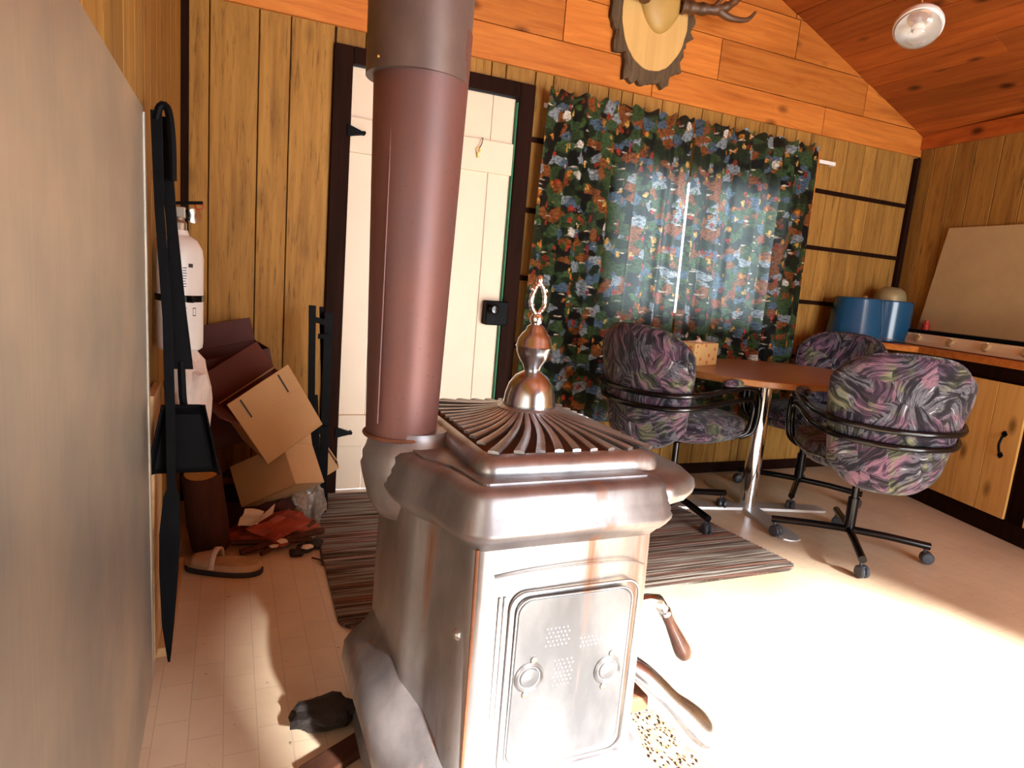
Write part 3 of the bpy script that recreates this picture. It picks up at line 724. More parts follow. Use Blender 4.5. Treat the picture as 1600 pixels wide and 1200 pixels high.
# ------------------------------------------------------------------ curtains
def curtain(xa0, xa1, xb0, xb1, seed, label, nm='curtain'):
    t = thing(nm, label, 'curtain', ((xa0+xa1)/2, 3.065, 0), 0, 'printed window curtains')
    cx = (xa0+xa1)/2
    W = (xb1-xb0)
    rn = random.Random(seed); ph = [rn.uniform(0, 6) for _ in range(6)]
    def fn(u, v):
        z = 2.035-1.675*v
        x_ = (xa0+(xa1-xa0)*u)*(1-v)+(xb0+(xb1-xb0)*u)*v
        s = u*W
        yf = .021*math.sin(s*46+ph[0]+1.3*math.sin(s*9+ph[1]))+.010*math.sin(s*83+ph[2]+v*2)
        amp = .5+.5*v if v > .04 else 1.0
        fr = 0
        if v < .001: z += .010*math.sin(s*95+ph[3])
        if v > .999: z += .004*math.sin(s*60)
        pin = 1-math.exp(-((z-1.965)/.02)**2)
        return Vector((x_-cx+.006*math.sin(s*70+ph[4]), -.005+yf*amp*(.35+.65*pin), z))
    m_ = MB(); m_.grid(fn, 150, 60, uv=lambda u, v: ((xa0+u*W*1.25), 2.0-1.675*v))
    m_.build('cloth', 'curtain', t, smooth=True, angle=80)
    return t
curtain(1.425, 2.300, 1.375, 2.322, 2, 'left half of the dark camping print curtain, nearest the white door')
curtain(2.325, 3.235, 2.352, 3.285, 4, 'right half of the dark camping print curtain, behind the dining table')
rod = thing('curtain_rod', 'white curtain rod sticking out past the right end of the curtains', 'curtain rod', (2.4, 3.105, 1.965))
m_ = MB(); m_.bb(-.98, 1.03, -.004, .004, -.011, .011); m_.build('rod', 'white_enamel', rod, bevel=.002)
m_ = MB(); m_.bb(1.022, 1.03, 0, YB-3.105, -.012, .012); m_.build('bracket', 'white_enamel', rod)

# ------------------------------------------------------------------ antler trophy
am = thing('antler_mount', 'deer antlers on an oval bark edged wood slice high on the gable wall', 'trophy', (1.99, YB-.02, 2.49))
def oval(rx, rz, jag, seed, n=64):
    o = []
    for k in range(n):
        a = 2*PI*k/n; j = 1+jag*noise.noise(Vector((math.cos(a)*5+seed, math.sin(a)*5, 0)))+jag*.6*noise.noise(Vector((math.cos(a)*11+seed, math.sin(a)*11, 3)))
        o.append((rx*j*math.cos(a), rz*j*math.sin(a)*(1.0 if math.sin(a) > 0 else 1.0)))
    return o
m_ = MB(); O1 = oval(.248, .325, .17, 2, 90); O2 = oval(.225, .30, .07, 2, 90); 
m_.rings([[Vector((x_, 0, z_)) for x_, z_ in O1], [Vector((x_, -.03, z_)) for x_, z_ in O1], [Vector((x_, -.045, z_)) for x_, z_ in O2]])
m_.build('bark_edge', 'bark', am)
m_ = MB(); O3 = oval(.20, .262, .02, 5); m_.rings([[Vector((x_, -.04, z_)) for x_, z_ in O3], [Vector((x_, -.05, z_)) for x_, z_ in O3]]); m_.build('wood_slice', 'slice', am)
m_ = MB(); rings = []
for k in range(9):
    t = k/8*PI/2; s = math.cos(t)
    rings.append([Vector((.02+.125*s*math.cos(a)*(1-.25*max(0, -math.sin(a))), -.05-.05*math.sin(t), .065+.145*s*math.sin(a))) for a in [2*PI*j/28 for j in range(28)]])
m_.rings(rings, cap=False); m_.build('skull_plate', 'skull', am, smooth=True)
for sx in (1, -1):
    b0 = Vector((.02+sx*.11, -.085, .065))
    beam = smooth_path([b0, b0+Vector((sx*.06, -.03, -.005)), b0+Vector((sx*.16, -.07, .0)), b0+Vector((sx*.24, -.09, .04)), b0+Vector((sx*.30, -.10, .14)), b0+Vector((sx*.28, -.12, .28))])
    m_ = MB(); m_.tube(beam, [.036*(1-.7*i/len(beam))*(1+.15*math.sin(i*1.7)) for i in range(len(beam))], 9)
    an_ = m_.build('antler', 'antler', am, smooth=True, angle=70)
    for pts, r in (([b0+Vector((sx*.17, -.07, 0)), b0+Vector((sx*.24, -.09, -.03)), b0+Vector((sx*.33, -.11, -.025)), b0+Vector((sx*.375, -.12, .02))], .024), ([b0+Vector((sx*.14, -.06, 0)), b0+Vector((sx*.16, -.12, .05)), b0+Vector((sx*.17, -.14, .13))], .013), ([b0+Vector((sx*.29, -.10, .10)), b0+Vector((sx*.36, -.1, .15)), b0+Vector((sx*.38, -.12, .22))], .010)):
        q = smooth_path(pts, 5); m_ = MB(); m_.tube(q, [r*(1-.8*i/len(q)) for i in range(len(q))], 8); m_.build('tine', 'antler', an_, smooth=True, angle=70)
    m_ = MB(); m_.tube([b0+Vector((sx*.004, .03*math.cos(a), .03*math.sin(a))) for a in [2*PI*j/12 for j in range(12)]], .008, 6, closed=True); m_.build('burr', 'antler', an_, smooth=True)

# ------------------------------------------------------------------ ceiling lamp
cl = thing('pendant_lamp', 'small glass pendant lamp with opal rim and brass collar under the sloping ceiling', 'lamp', (2.86, 2.25, 2.385))
TL = Matrix.Rotation(math.radians(27), 3, 'Y') @ Matrix.Rotation(math.radians(-22), 3, 'X')
def lz(prof, nm, m, n=36, **k):
    q = MB(); q.lathe(prof, n, (0, 0, 0), TL, cap=k.pop('cap', False)); return q.build(nm, m, cl, smooth=True, **k)
lz([(.045, .095), (.052, .10), (.055, .075), (.052, .062), (.040, .058)], 'collar', 'brass')
lz([(.046, .062), (.07, .055), (.095, .035), (.103, .012), (.101, -.004), (.092, -.012)], 'upper_shade', 'white_enamel')
lz([(.100, .0), (.090, -.030), (.068, -.050), (.042, -.058), (.040, -.070), (.030, -.078), (.001, -.080)], 'glass_bowl', 'frosted_lamp_glass')
lz([(.012, .06), (.014, .03), (.026, .010), (.028, -.008), (.018, -.024), (.001, -.028)], 'bulb', 'white_enamel', 16)
q = MB(); top_ = TL @ Vector((0, 0, .10)); q.tube([top_, top_+Vector((.0, 0, .06)), Vector((top_.x, 0, 2.77-2.385))], .006, 8); q.build('stem', 'brass', cl)
q = MB(); q.lathe([(.05, 0), (.045, -.018), (.02, -.03), (.001, -.03)], 20, (top_.x, 0, 2.765-2.385)); q.build('ceiling_cup', 'brass', cl, smooth=True)
q = MB(); q.box((0, 0, 0), (.02, .012, .008), mtx=TL); o = q.build('bracket', 'black_iron', cl); o.location = TL @ Vector((-.012, 0, .108))

# ------------------------------------------------------------------ cabinet run on the right
CA = math.atan(.25); CO = (3.72, 2.15, 0)
cab = thing('base_cabinet', 'pine base cabinet with plank doors and dark frame along the right wall', 'cabinet', CO, -CA)
m_ = MB().bb(.012, .29, -1.7, .38, .095, .862); m_.build('carcass', 'darkwood', cab)
m_ = MB().bb(-.005, .05, -1.7, .385, 0, .10); m_.build('toe_kick', 'darkwood', cab, bevel=.004)
def cdoor(y0, y1, hy, cuts):
    f = MB().bb(-.004, .012, y0, y1, .10, .795); d = f.build('door', 'darkwood', cab)
    cs = [y0]+[y0+(y1-y0)*c for c in cuts]+[y1]
    for a, c in zip(cs, cs[1:]): MB().bb(-.018, -.004, a+.002, c-.002, .105, .79).build('plank', 'cab_pine', d, bevel=.002)
    h = MB(); h.tube(smooth_path([(-.02, hy, .425), (-.032, hy, .44), (-.042, hy, .478), (-.032, hy, .516), (-.02, hy, .53)]), [.004]*4+[.006]*16+[.004]*5, 8)
    for z in (.422, .533):
        h.rings([[Vector((x_, hy+a, z+c)) for a, c in ((-.016, 0), (-.004, -.016), (.004, -.016), (.016, 0), (.004, .016), (-.004, .016))] for x_ in (-.024, -.018)])
    h.build('handle', 'black_iron', d, smooth=True)
cdoor(-.265, .365, -.18, (.28, .52, .78))
cdoor(-1.0, -.37, -.92, (.3, .62)); cdoor(-1.68, -1.05, -1.6, (.35, .65))
ctop = MB(); 
def cf(y, off=-.03): return 3.72+.25*(y-2.15)+off
poly = [(cf(.45), .45), (cf(2.62), 2.62), (3.52, 3.12), (4.16, 3.12), (xr(2.6)-.01, 2.6), (xr(.45)-.01, .45)]
ctop.prism(poly, .868, .905)
tag(ctop.build('countertop', 'pine_x', bevel=.004), 'orange varnished wooden countertop on the pine cabinet in the right corner', 'countertop')
# cream gas hotplate on the counter
RA = (3.86, 2.46, .905)
rg_ = thing('gas_hotplate', 'cream gas hotplate with round front knobs and black grate on the counter', 'hotplate', RA, -CA+.0)
Y0_, Y1_ = -1.1, .43
m_ = MB(); m_.rings([[Vector((x_, y_, z_)) for x_, z_ in ((.0, .004), (.0, .030), (.022, .075), (.165, .075), (.165, .004))] for y_ in (Y0_, Y1_)]); m_.build('body', 'cream_enamel', rg_, bevel=.006, seg=3)
m_ = MB(); m_.bb(.03, .155, Y0_+.02, Y1_-.02, .075, .080); m_.build('hob', 'black_gloss', rg_)
kn = Matrix.Rotation(math.radians(-63), 3, 'Y')
for k, yy in enumerate((.27, .02, -.22, -.46, -.7)):
    m_ = MB(); m_.lathe([(.026, -.004), (.024, .012), (.020, .016), (.001, .017)], 20, (.008, yy, .045), kn); kbn = m_.build('knob', 'tan_board', rg_, smooth=True)
    m_ = MB(); m_.box((0, 0, .017), (.006, .036, .008), mtx=kn); m_.build('grip', 'cream_enamel', kbn).location = kn @ Vector((0, 0, .016))+Vector((.008, yy, .045))-Vector(kn @ Vector((0, 0, 0)))
yy = Y0_+.03
while yy < Y1_-.02:
    MB().box((.093, yy, .092), (.12, .008, .007)).build('grate_bar', 'black_iron', rg_); yy += .028
MB().bb(.03, .038, Y0_+.03, Y1_-.03, .078, .0965).build('grate_rail', 'black_iron', rg_); MB().bb(.148, .154, Y0_+.03, Y1_-.03, .078, .0965).build('grate_rail', 'black_iron', rg_)
# backing board
bb_ = MB(); dr = Vector((.14, 1, 0)).normalized()
def bp(y_, z_, off): return Vector((xr(y_)-off, y_, z_))
bb_.rings([[bp(2.83, .915, o_+.02), bp(2.88, 1.0, o_+.02), bp(2.80, 1.645, o_), bp(.9, 1.645, o_), bp(.9, .915, o_+.02)] for o_ in (.012, .018)])
tag(bb_.build('backing_board', 'tan_board'), 'large plain tan board standing on the counter against the right wall', 'board')

# blue pails upside down and the bowl
def pail(loc, r0, r1, h, label):
    t = thing('blue_pail', label, 'pail', loc, 0, None)
    m_ = MB(); m_.lathe([(r0, 0), (r0+.006, .004), (r0+.004, .012), (r1, h-.008), (r1-.008, h), (r1-.02, h-.004), (.001, h-.004)], 36, cap=False); m_.build('body', 'blue_enamel', t, smooth=True)
    m_ = MB(); m_.tube([((r0+.004)*math.cos(a), (r0+.004)*math.sin(a), .004) for a in [2*PI*k/36 for k in range(36)]], .004, 6, closed=True); m_.build('rolled_rim', 'blue_enamel', t, smooth=True)
    m_ = MB(); m_.tube(smooth_path([(-r0*.99, -.02, .03), (-r0*.75, -r0*.8, .02), (0, -r0*1.08, .012), (r0*.75, -r0*.8, .02), (r0*.99, -.02, .03)]), .002, 6); m_.build('handle', 'pin', t, smooth=True)
    return t
pail((3.615, 2.93, .907), .160, .138, .26, 'dark blue pail standing upside down on the counter, left of the pair')
p2 = pail((3.93, 2.965, .907), .145, .150, .26, 'dark blue pail on the counter with a bowl on top, right of the pair')
p2.children[0].name = 'body'
kq = MB().lathe([(.012, 0), (.016, .01), (.012, .02), (.001, .022)], 12, (3.66, 2.92, 1.160)); tag(kq.build('lid_knob', 'pin', smooth=True), 'small pale knob standing on top of the left blue pail', 'knob')
bw_ = MB(); bw_.lathe([(.085, 0), (.095, .004), (.092, .03), (.08, .065), (.05, .088), (.001, .092)], 28, (3.945, 2.965, 1.163)); tag(bw_.build('bowl', 'bowl', smooth=True), 'greenish brown bowl upside down on the right blue pail', 'bowl')
rc = MB().box((4.015, 2.83, .97), (.03, .02, .04), (0, .3, .2)); 
tag(MB().lathe([(.018, 0), (.022, .01), (.022, .05), (.012, .062), (.012, .075), (.001, .076)], 14, (4.10, 2.80, .985)).build('red_bottle_cap', 'red_pl', smooth=True), 'small red plastic cap on the hotplate end beside the right pail', 'cap')

# ------------------------------------------------------------------ dining table
tb = thing('dining_table', 'oval woodgrain dining table on a chrome column by the curtain', 'table', (2.64, 2.585, 0))
def ell(rx, ry, z, n=64): return [Vector((rx*math.copysign(abs(math.cos(a))**.9, math.cos(a)), ry*math.copysign(abs(math.sin(a))**.9, math.sin(a)), z)) for a in [2*PI*k/n for k in range(n)]]
m_ = MB(); m_.rings([ell(.56, .425, .708), ell(.575, .44, .714), ell(.575, .44, .738), ell(.57, .435, .742)]); m_.build('tabletop', 'oak_lam', tb, smooth=True)
m_ = MB(); m_.cyl((-.075, -.04, .012), (-.075, -.04, .708), .042, n=28); m_.build('column', 'chrome', tb, smooth=True)
m_ = MB(); m_.lathe([(.04, .70), (.12, .706), (.12, .708)], 24, (-.075, -.04, 0)); m_.build('mounting_plate', 'black_iron', tb)
for k in range(4):
    a = math.radians(-105+90*k); L = .45
    m_ = MB(); d = Vector((math.cos(a), math.sin(a), 0)); nn = Vector((-d.y, d.x, 0))
    rg2 = []
    for t, wv_, h in ((0, .05, .016), (.6, .055, .014), (.9, .055, .012), (.97, .045, .010), (1.0, .02, .007)):
        c = Vector((-.075, -.04, 0))+d*L*t
        rg2.append([c+nn*wv_+Vector((0, 0, .002)), c-nn*wv_+Vector((0, 0, .002)), c-nn*wv_*.9+Vector((0, 0, h)), c+nn*wv_*.9+Vector((0, 0, h))])
    m_.rings(rg2); m_.build('foot', 'foot_metal', tb, smooth=True)
tx = thing('tissue_box', 'yellow flowered tissue box on the left end of the table', 'tissue box', (2.27, 2.76, .742), .35)
m_ = MB().bb(-.115, .115, -.06, .06, 0, .115); m_.build('carton', 'flower', tx, bevel=.003)
m_ = MB(); m_.lathe([(.055, .1155), (.05, .117), (.001, .117)], 20); m_.build('slot_rim', 'white_paper', tx)
m_ = MB(); m_.grid(lambda u, v: Vector(((u-.5)*.09, .02*math.sin(u*7+v*3), .112+.035*v*math.sin(u*PI))), 8, 4); m_.build('tissue', 'white_paper', tx, smooth=True)
nk = MB(); nk.grid(lambda u, v: Vector((2.36+.12*u, 2.80+.05*v, .864+.006*math.sin(u*5))), 4, 2)
nk.b.free()

# ------------------------------------------------------------------ swivel chairs (local +Y is forward)
def make_chair(label):
    t = thing('dining_chair', label, 'chair', (0, 0, 0), 0, 'swirl patterned swivel dining chairs')
    # seat cushion
    def sq(wx, wy, z, cy=.03, n=40, p=.55):
        return [Vector((wx*math.copysign(abs(math.cos(a))**p, math.cos(a)), cy+wy*math.copysign(abs(math.sin(a))**p, math.sin(a)), z)) for a in [2*PI*k/n for k in range(n)]]
    m_ = MB(); m_.rings([sq(.19, .19, .372), sq(.235, .235, .385), sq(.262, .258, .41), sq(.268, .265, .445), sq(.258, .255, .475), sq(.22, .22, .492), sq(.12, .12, .500)]); m_.build('seat', 'fabric', t, smooth=True, angle=80)
    m_ = MB(); m_.tube([p+Vector((0, 0, 0)) for p in sq(.268, .264, .428)], .005, 6, closed=True); m_.build('seat_piping', 'fabric', t, smooth=True)
    # back shell
    def back(u, v, off):
        s = u*2-1; zt = .915-.10*abs(s)**3.2-.02*s*s; zb = .345+.10*abs(s)**3
        z = zb+(zt-zb)*v
        w_ = (.200+.052*min(1, v*1.25))
        a = s*1.12
        x_ = w_*math.sin(a)/math.sin(1.12)*1.0
        y_ = -.235-.115*(math.cos(a)-math.cos(1.12))/(1-math.cos(1.12)) - .07*v
        nrm = Vector((math.sin(a)*.8, -math.cos(a), 0)).normalized()
        edge = min(1, min(v, 1-v)*9, min(u, 1-u)*9); th = math.sqrt(max(0, 1-(1-edge)**2))
        return Vector((x_, y_, z))+nrm*off*(.25+.75*th)
    nu, nv = 30, 24
    m_ = MB()
    Fo = [[back(i/nu, j/nv, .036) for i in range(nu+1)] for j in range(nv+1)]; Fi = [[back(i/nu, j/nv, -.036) for i in range(nu+1)] for j in range(nv+1)]
    rings = []
    Vo = [[m_.b.verts.new(p) for p in r] for r in Fo]; Vi = [[m_.b.verts.new(p) for p in r] for r in Fi]
    for V in (Vo, Vi):
        for j in range(nv):
            for i in range(nu): m_.b.faces.new((V[j][i], V[j][i+1], V[j+1][i+1], V[j+1][i]))
    for j in range(nv):
        for i in (0, nu): m_.b.faces.new((Vo[j][i], Vo[j+1][i], Vi[j+1][i], Vi[j][i]))
    for i in range(nu):
        for j in (0, nv): m_.b.faces.new((Vo[j][i], Vo[j][i+1], Vi[j][i+1], Vi[j][i]))
    m_.build('backrest', 'fabric', t, smooth=True, angle=80)
    for off in (.026, -.026):
        loop = [back(0.0, v/12, off) for v in range(0, 13)]+[back(u/24, 1.0, off) for u in range(1, 24)]+[back(1.0, 1-v/12, off) for v in range(0, 13)]
        m_ = MB(); m_.tube(loop, .0045, 6); m_.build('back_piping', 'fabric', t, smooth=True)
    # pair of bent tubes wrapping the back
    for k, (dz, dr, zf) in enumerate(((0, 0, 0), (-.062, -.012, -.03))):
        L = []
        for sx in (-1, 1):
            seg = [(sx*(.24+dr), .17+zf, .395), (sx*(.278+dr), .215+zf, .43), (sx*(.290+dr), .225+zf, .53), (sx*(.292+dr), .195+zf, .625+dz*.6), (sx*(.294+dr), .10, .655+dz), (sx*(.296+dr), -.08, .650+dz), (sx*(.284+dr), -.24, .635+dz), (sx*(.205+dr), -.375-dr*.5, .622+dz)]
            L.append(seg)
        path = L[0]+[(0, -.425, .615+dz)]+L[1][::-1]
        m_ = MB(); m_.tube(smooth_path(path, 6), .0125, 10); m_.build('arm_tube', 'black_gloss', t, smooth=True, angle=70)
    for sx in (-1, 1):
        m_ = MB(); rr_ = []
        for y_, s_ in ((-.10, .3), (-.085, .8), (-.02, 1), (.12, 1), (.175, .8), (.19, .3)):
            zc_ = .683-.06*max(0, y_-.08)
            rr_.append([Vector((sx*.292+.030*s_*math.cos(a), y_, zc_+.019*s_*math.sin(a))) for a in [2*PI*q/12 for q in range(12)]])
        m_.rings(rr_); m_.build('armrest', 'fabric', t, smooth=True, angle=80)
    m_ = MB(); m_.cyl((0, 0, .085), (0, 0, .25), .024, n=18); m_.cyl((0, 0, .25), (0, 0, .395), .016, n=14); m_.build('column', 'black_gloss', t, smooth=True)
    m_ = MB(); m_.box((0, .02, .365), (.22, .22, .012)).box((0, .02, .35), (.10, .14, .03)); m_.build('swivel_plate', 'black_iron', t, bevel=.003)
    for k in range(4):
        a = PI/4+k*PI/2; d = Vector((math.cos(a), math.sin(a), 0)); nn = Vector((-d.y, d.x, 0))
        m_ = MB(); m_.tube([d*.0+Vector((0, 0, .098)), d*.16+Vector((0, 0, .094)), d*.335+Vector((0, 0, .082))], .0165, 12); leg = m_.build('leg', 'black_gloss', t, smooth=True)
        c = d*.318
        m_ = MB(); m_.cyl(c+Vector((0, 0, .045)), c+Vector((0, 0, .075)), .006, n=8)
        ax = (nn*math.cos(k*1.9)+d*math.sin(k*1.9)).normalized()
        q = Vector((0, 0, 1)).rotation_difference(ax).to_matrix()
        cc = c+ax.cross(Vector((0, 0, 1)))*.012
        for s in (-1, 1):
            m_.lathe([(.012, -.010), (.022, -.0095), (.0275, -.004), (.0275, .004), (.022, .0095), (.008, .012)], 18, cc+Vector((0, 0, .0285))+ax*.0125*s, q)
        m_.box(cc+Vector((0, 0, .045)), (.02, .02, .02)); m_.build('caster', 'caster', leg, smooth=True)
    return t
def lift(o, dz):
    for c in o.children:
        if c.name.split('.')[0] in ('seat', 'seat_piping', 'backrest', 'back_piping', 'arm_tube', 'armrest', 'swivel_plate'): c.location.z += dz
chB = make_chair('swirl patterned swivel chair in front of the pine cabinet, back to the viewer')
lift(chB, .035)
def put(o, x_, y_, face, base=0): # face: heading of local +Y in degrees from world +X; base: heading of one base leg
    o.location = (x_, y_, 0); o.rotation_euler = (0, 0, math.radians(face-90))
    for c in o.children:
        if c.name.startswith('leg'): c.rotation_euler = (0, 0, math.radians(base-45-(face-90)))
put(chB, 2.645, 1.99, 54, -41)
chA = copy_tree(chB); chA['label'] = 'swirl patterned swivel chair at the left of the table, beside the stove'
put(chA, 2.09, 2.60, 16, -95)
chC = copy_tree(chB); chC['label'] = 'swirl patterned swivel chair behind the table in front of the blue pails'
put(chC, 3.05, 2.67, 199, 218)

# ------------------------------------------------------------------ parlour stove
SX, SY = .355, 1.30
stv = thing('parlour_stove', 'ornate iron parlour stove with silver finial in the foreground', 'stove', (.55, SY, 0))
OFF = (-.55, -SY, 0)
def sp(mb, nm, m, **k):
    par = k.pop('parent', stv); o = mb.build(nm, m, par, **k)
    if par is stv: o.location = OFF
    return o
half = [(.77, 1.30), (.77, 1.01), (.764, .988), (.748, .978), (.412, .972), (.398, .976), (.388, .988), (.378, 1.02), (.372, 1.06), (.362, 1.10), (.342, 1.135), (.325, 1.16), (.318, 1.20), (.316, 1.30)]
out = half + [(x_, 2*SY-y_) for x_, y_ in reversed(half[1:-1])]
def dens(P, k=3):
    o = []
    for i in range(len(P)):
        a, c = Vector(P[i]), Vector(P[(i+1) % len(P)])
        for j in range(k): q = a.lerp(c, j/k); o.append((q.x, q.y))
    return o
out = dens(out, 2)
def loftz(prof, shift=None):
    m_ = MB(); R = []
    for z, d in prof:
        P = offset_poly(out, d)
        R.append([Vector((x_, y_, z+(shift(y_, z) if shift else 0))) for x_, y_ in P])
    m_.rings(R); return m_
sp(loftz([(.12, .004), (.30, .002), (.45, .0), (.655, -.004)]), 'firebox', 'stove_iron', smooth=True, angle=40)
sp(loftz([(.648, -.004), (.655, .004), (.664, .010), (.672, .022), (.684, .030), (.692, .031), (.698, .027), (.706, .027), (.718, .020), (.724, .020), (.738, .014), (.748, .014), (.757, .004), (.760, -.012)]), 'top_moulding', 'stove_rim', smooth=True, angle=50)
sp(loftz([(.650, -.020), (.764, -.020)]), 'top_deck', 'stove_rim')
sh_ = lambda y_, z: -.16*max(0, min(1, (1.20-y_)/.24)) if y_ < SY else -.16*max(0, min(1, (y_-1.4)/.24))
sp(loftz([(.33, .0), (.322, .010), (.305, .020), (.285, .046), (.26, .064), (.22, .068), (.17, .055), (.12, .035)], sh_), 'base_skirt', 'stove_rim', smooth=True, angle=50)
sp(loftz([(.012, .03), (.04, .035), (.06, .02), (.20, .015)]), 'plinth', 'stove_rim', smooth=True)
# rear collar (round boss carrying the pipe)
m_ = MB(); m_.lathe([(.040, .595), (.062, .605), (.084, .64), (.095, .68), (.100, .70), (.102, .712), (.097, .722), (.099, .735), (.093, .748), (.090, .76), (.080, .772), (.078, .79), (.001, .79)], 40, (SX, SY, 0)); sp(m_, 'flue_collar', 'stove_rim', smooth=True, angle=50)
# corner post bead on near left corner
m_ = MB(); m_.tube([(.398, .974, .18), (.396, .972, .45), (.393, .972, .655)], .0036, 8); sp(m_, 'corner_bead', 'rust', smooth=True)
# fluted mouldings and panel frame on the near side
def rrect(x0, x1, z0, z1, r, n=5):
    o = []
    for cx_, cz_, a0 in ((x1-r, z1-r, 0), (x0+r, z1-r, PI/2), (x0+r, z0+r, PI), (x1-r, z0+r, 1.5*PI)):
        for k in range(n+1): a = a0+k/n*PI/2; o.append((cx_+r*math.cos(a), cz_+r*math.sin(a)))
    return o
for x0, x1, z0, z1, r, w_ in ((.465, .735, .20, .565, .03, .0030), (.478, .722, .215, .552, .028, .0022)):
    m_ = MB(); m_.tube([(x_, .9700, z_) for x_, z_ in rrect(x0, x1, z0, z1, r)], w_, 6, closed=True); sp(m_, 'panel_moulding', 'stove_iron', smooth=True)
for x_ in (.443, .453):
    m_ = MB(); m_.tube([(x_, .9725, .19), (x_, .9725, .56)], .0028, 6); sp(m_, 'flute', 'stove_iron', smooth=True)
m_ = MB(); m_.tube(smooth_path([(.43, .971, .60), (.50, .971, .606), (.60, .971, .608), (.70, .971, .604), (.742, .973, .592)]), .002, 6); sp(m_, 'panel_moulding', 'stove_iron', smooth=True)
RX = Matrix.Rotation(PI/2, 3, 'X')
m_ = MB(); P_ = rrect(.480, .720, .217, .550, .028); m_.rings([[Vector((x_, y_, z_)) for x_, z_ in P_] for y_ in (.985, .9680)]); sp(m_, 'door_panel', 'stove_panel', bevel=.002)
for cx_, cz_ in ((.513, .397), (.682, .383)):
    m_ = MB(); m_.lathe([(.030, 0), (.030, .004), (.026, .008), (.022, .004), (.001, .003)], 24, (cx_, .970, cz_), RX); p_ = sp(m_, 'round_port', 'stove_plate', smooth=True)
    m_ = MB(); m_.lathe([(.021, 0), (.018, .003), (.001, .005)], 20, (cx_, .9665, cz_), RX); m_.build('disc', 'stove_panel', p_, smooth=True)
    for s in (-1, 1):
        m_ = MB(); m_.lathe([(.007, 0), (.006, .005), (.001, .007)], 10, (cx_+s*.006, .970, cz_+s*.034), RX); m_.build('bolt', 'pin', p_, smooth=True)
# cast pattern of small studs
for (cx_, cz_, nx, nz) in ((.567, .475, 6, 5), (.640, .455, 6, 3), (.585, .40, 5, 7), (.56, .33, 3, 3)):
    m_ = MB()
    for i in range(nx):
        for j in range(nz):
            px = cx_+(i-nx/2)*.0085+(j % 2)*.004+random.uniform(-.001, .001); pz = cz_+(j-nz/2)*.0085
            m_.lathe([(.0028, 0), (.0018, .002), (.0002, .0025)], 6, (px, .9690, pz), RX)
    o = sp(m_, 'stud_pattern', 'chrome'); o['kind'] = 'stuff'
m_ = MB(); m_.lathe([(.012, 0), (.012, .004), (.007, .009), (.001, .010)], 14, (.386, 1.012, .478), Matrix.Rotation(-PI/2, 3, 'Y')); sp(m_, 'side_bolt', 'chrome', smooth=True)
# pierced top grille with fanned slats
GX0, GX1, GY0, GY1 = .412, .80, 1.03, 1.57; gcx, gcy = .618, SY
def gr(s, z, d=0): return [Vector((gcx-.012+((x_-(GX0+GX1)/2))*s+d, gcy+(y_-(GY0+GY1)/2)*s, z)) for x_, y_ in dens(rrect(GX0, GX1, GY0, GY1, .03, 4), 1)]
m_ = MB(); R = [gr(1.0, .762), gr(1.005, .770), gr(.99, .784), gr(.95, .793), gr(.88, .796), gr(.875, .792), gr(.93, .786), gr(.985, .770)]
V = [[m_.b.verts.new(p) for p in r] for r in R]; n = len(V[0])
for a, c in zip(V, V[1:]+V[:1]):
    for i in range(n): m_.b.faces.new((a[i], a[(i+1) % n], c[(i+1) % n], c[i]))
gril = sp(m_, 'grille_frame', 'stove_plate', smooth=True, angle=60)
NS = 40
for k in range(NS):
    a = 2*PI*k/NS; d = Vector((math.cos(a), math.sin(a)))
    tx_ = ((GX1-GX0)/2*.89)/max(1e-6, abs(d.x)); ty_ = ((GY1-GY0)/2*.89)/max(1e-6, abs(d.y)); L = min(tx_, ty_)
    nn = Vector((-d.y, d.x)); m_ = MB(); rg3 = []
    for s in range(6):
        t = s/5; r_ = .056+(L-.056)*t; z_ = .829-.034*min(1, (r_-.05)/(.15))**.8 if L > 0 else .8
        z_ = .829 - (.829-.796)*t**.75
        sw = .010*math.sin(t*PI)*1.0; hw = .0028+.33*(2*PI*r_/NS-.0064)*.5+.001
        c = Vector((gcx, gcy))+d*r_+nn*sw
        rg3.append([Vector((c.x+nn.x*q*hw, c.y+nn.y*q*hw, z_+h)) for q, h in ((-1, 0), (1, 0), (1, .005), (0, .0065), (-1, .005))])
    m_.rings(rg3); o = m_.build('slat', 'stove_plate', gril, smooth=True, angle=45)
m_ = MB(); m_.lathe([(.066, .826), (.068, .832), (.060, .837), (.001, .838)], 32, (gcx, gcy, 0)); m_.build('hub', 'stove_plate', gril, smooth=True)
m_ = MB(); m_.bb(GX0+.03, GX1-.03, GY0+.03, GY1-.03, .764, .768); m_.build('inner_lid', 'rust', gril)
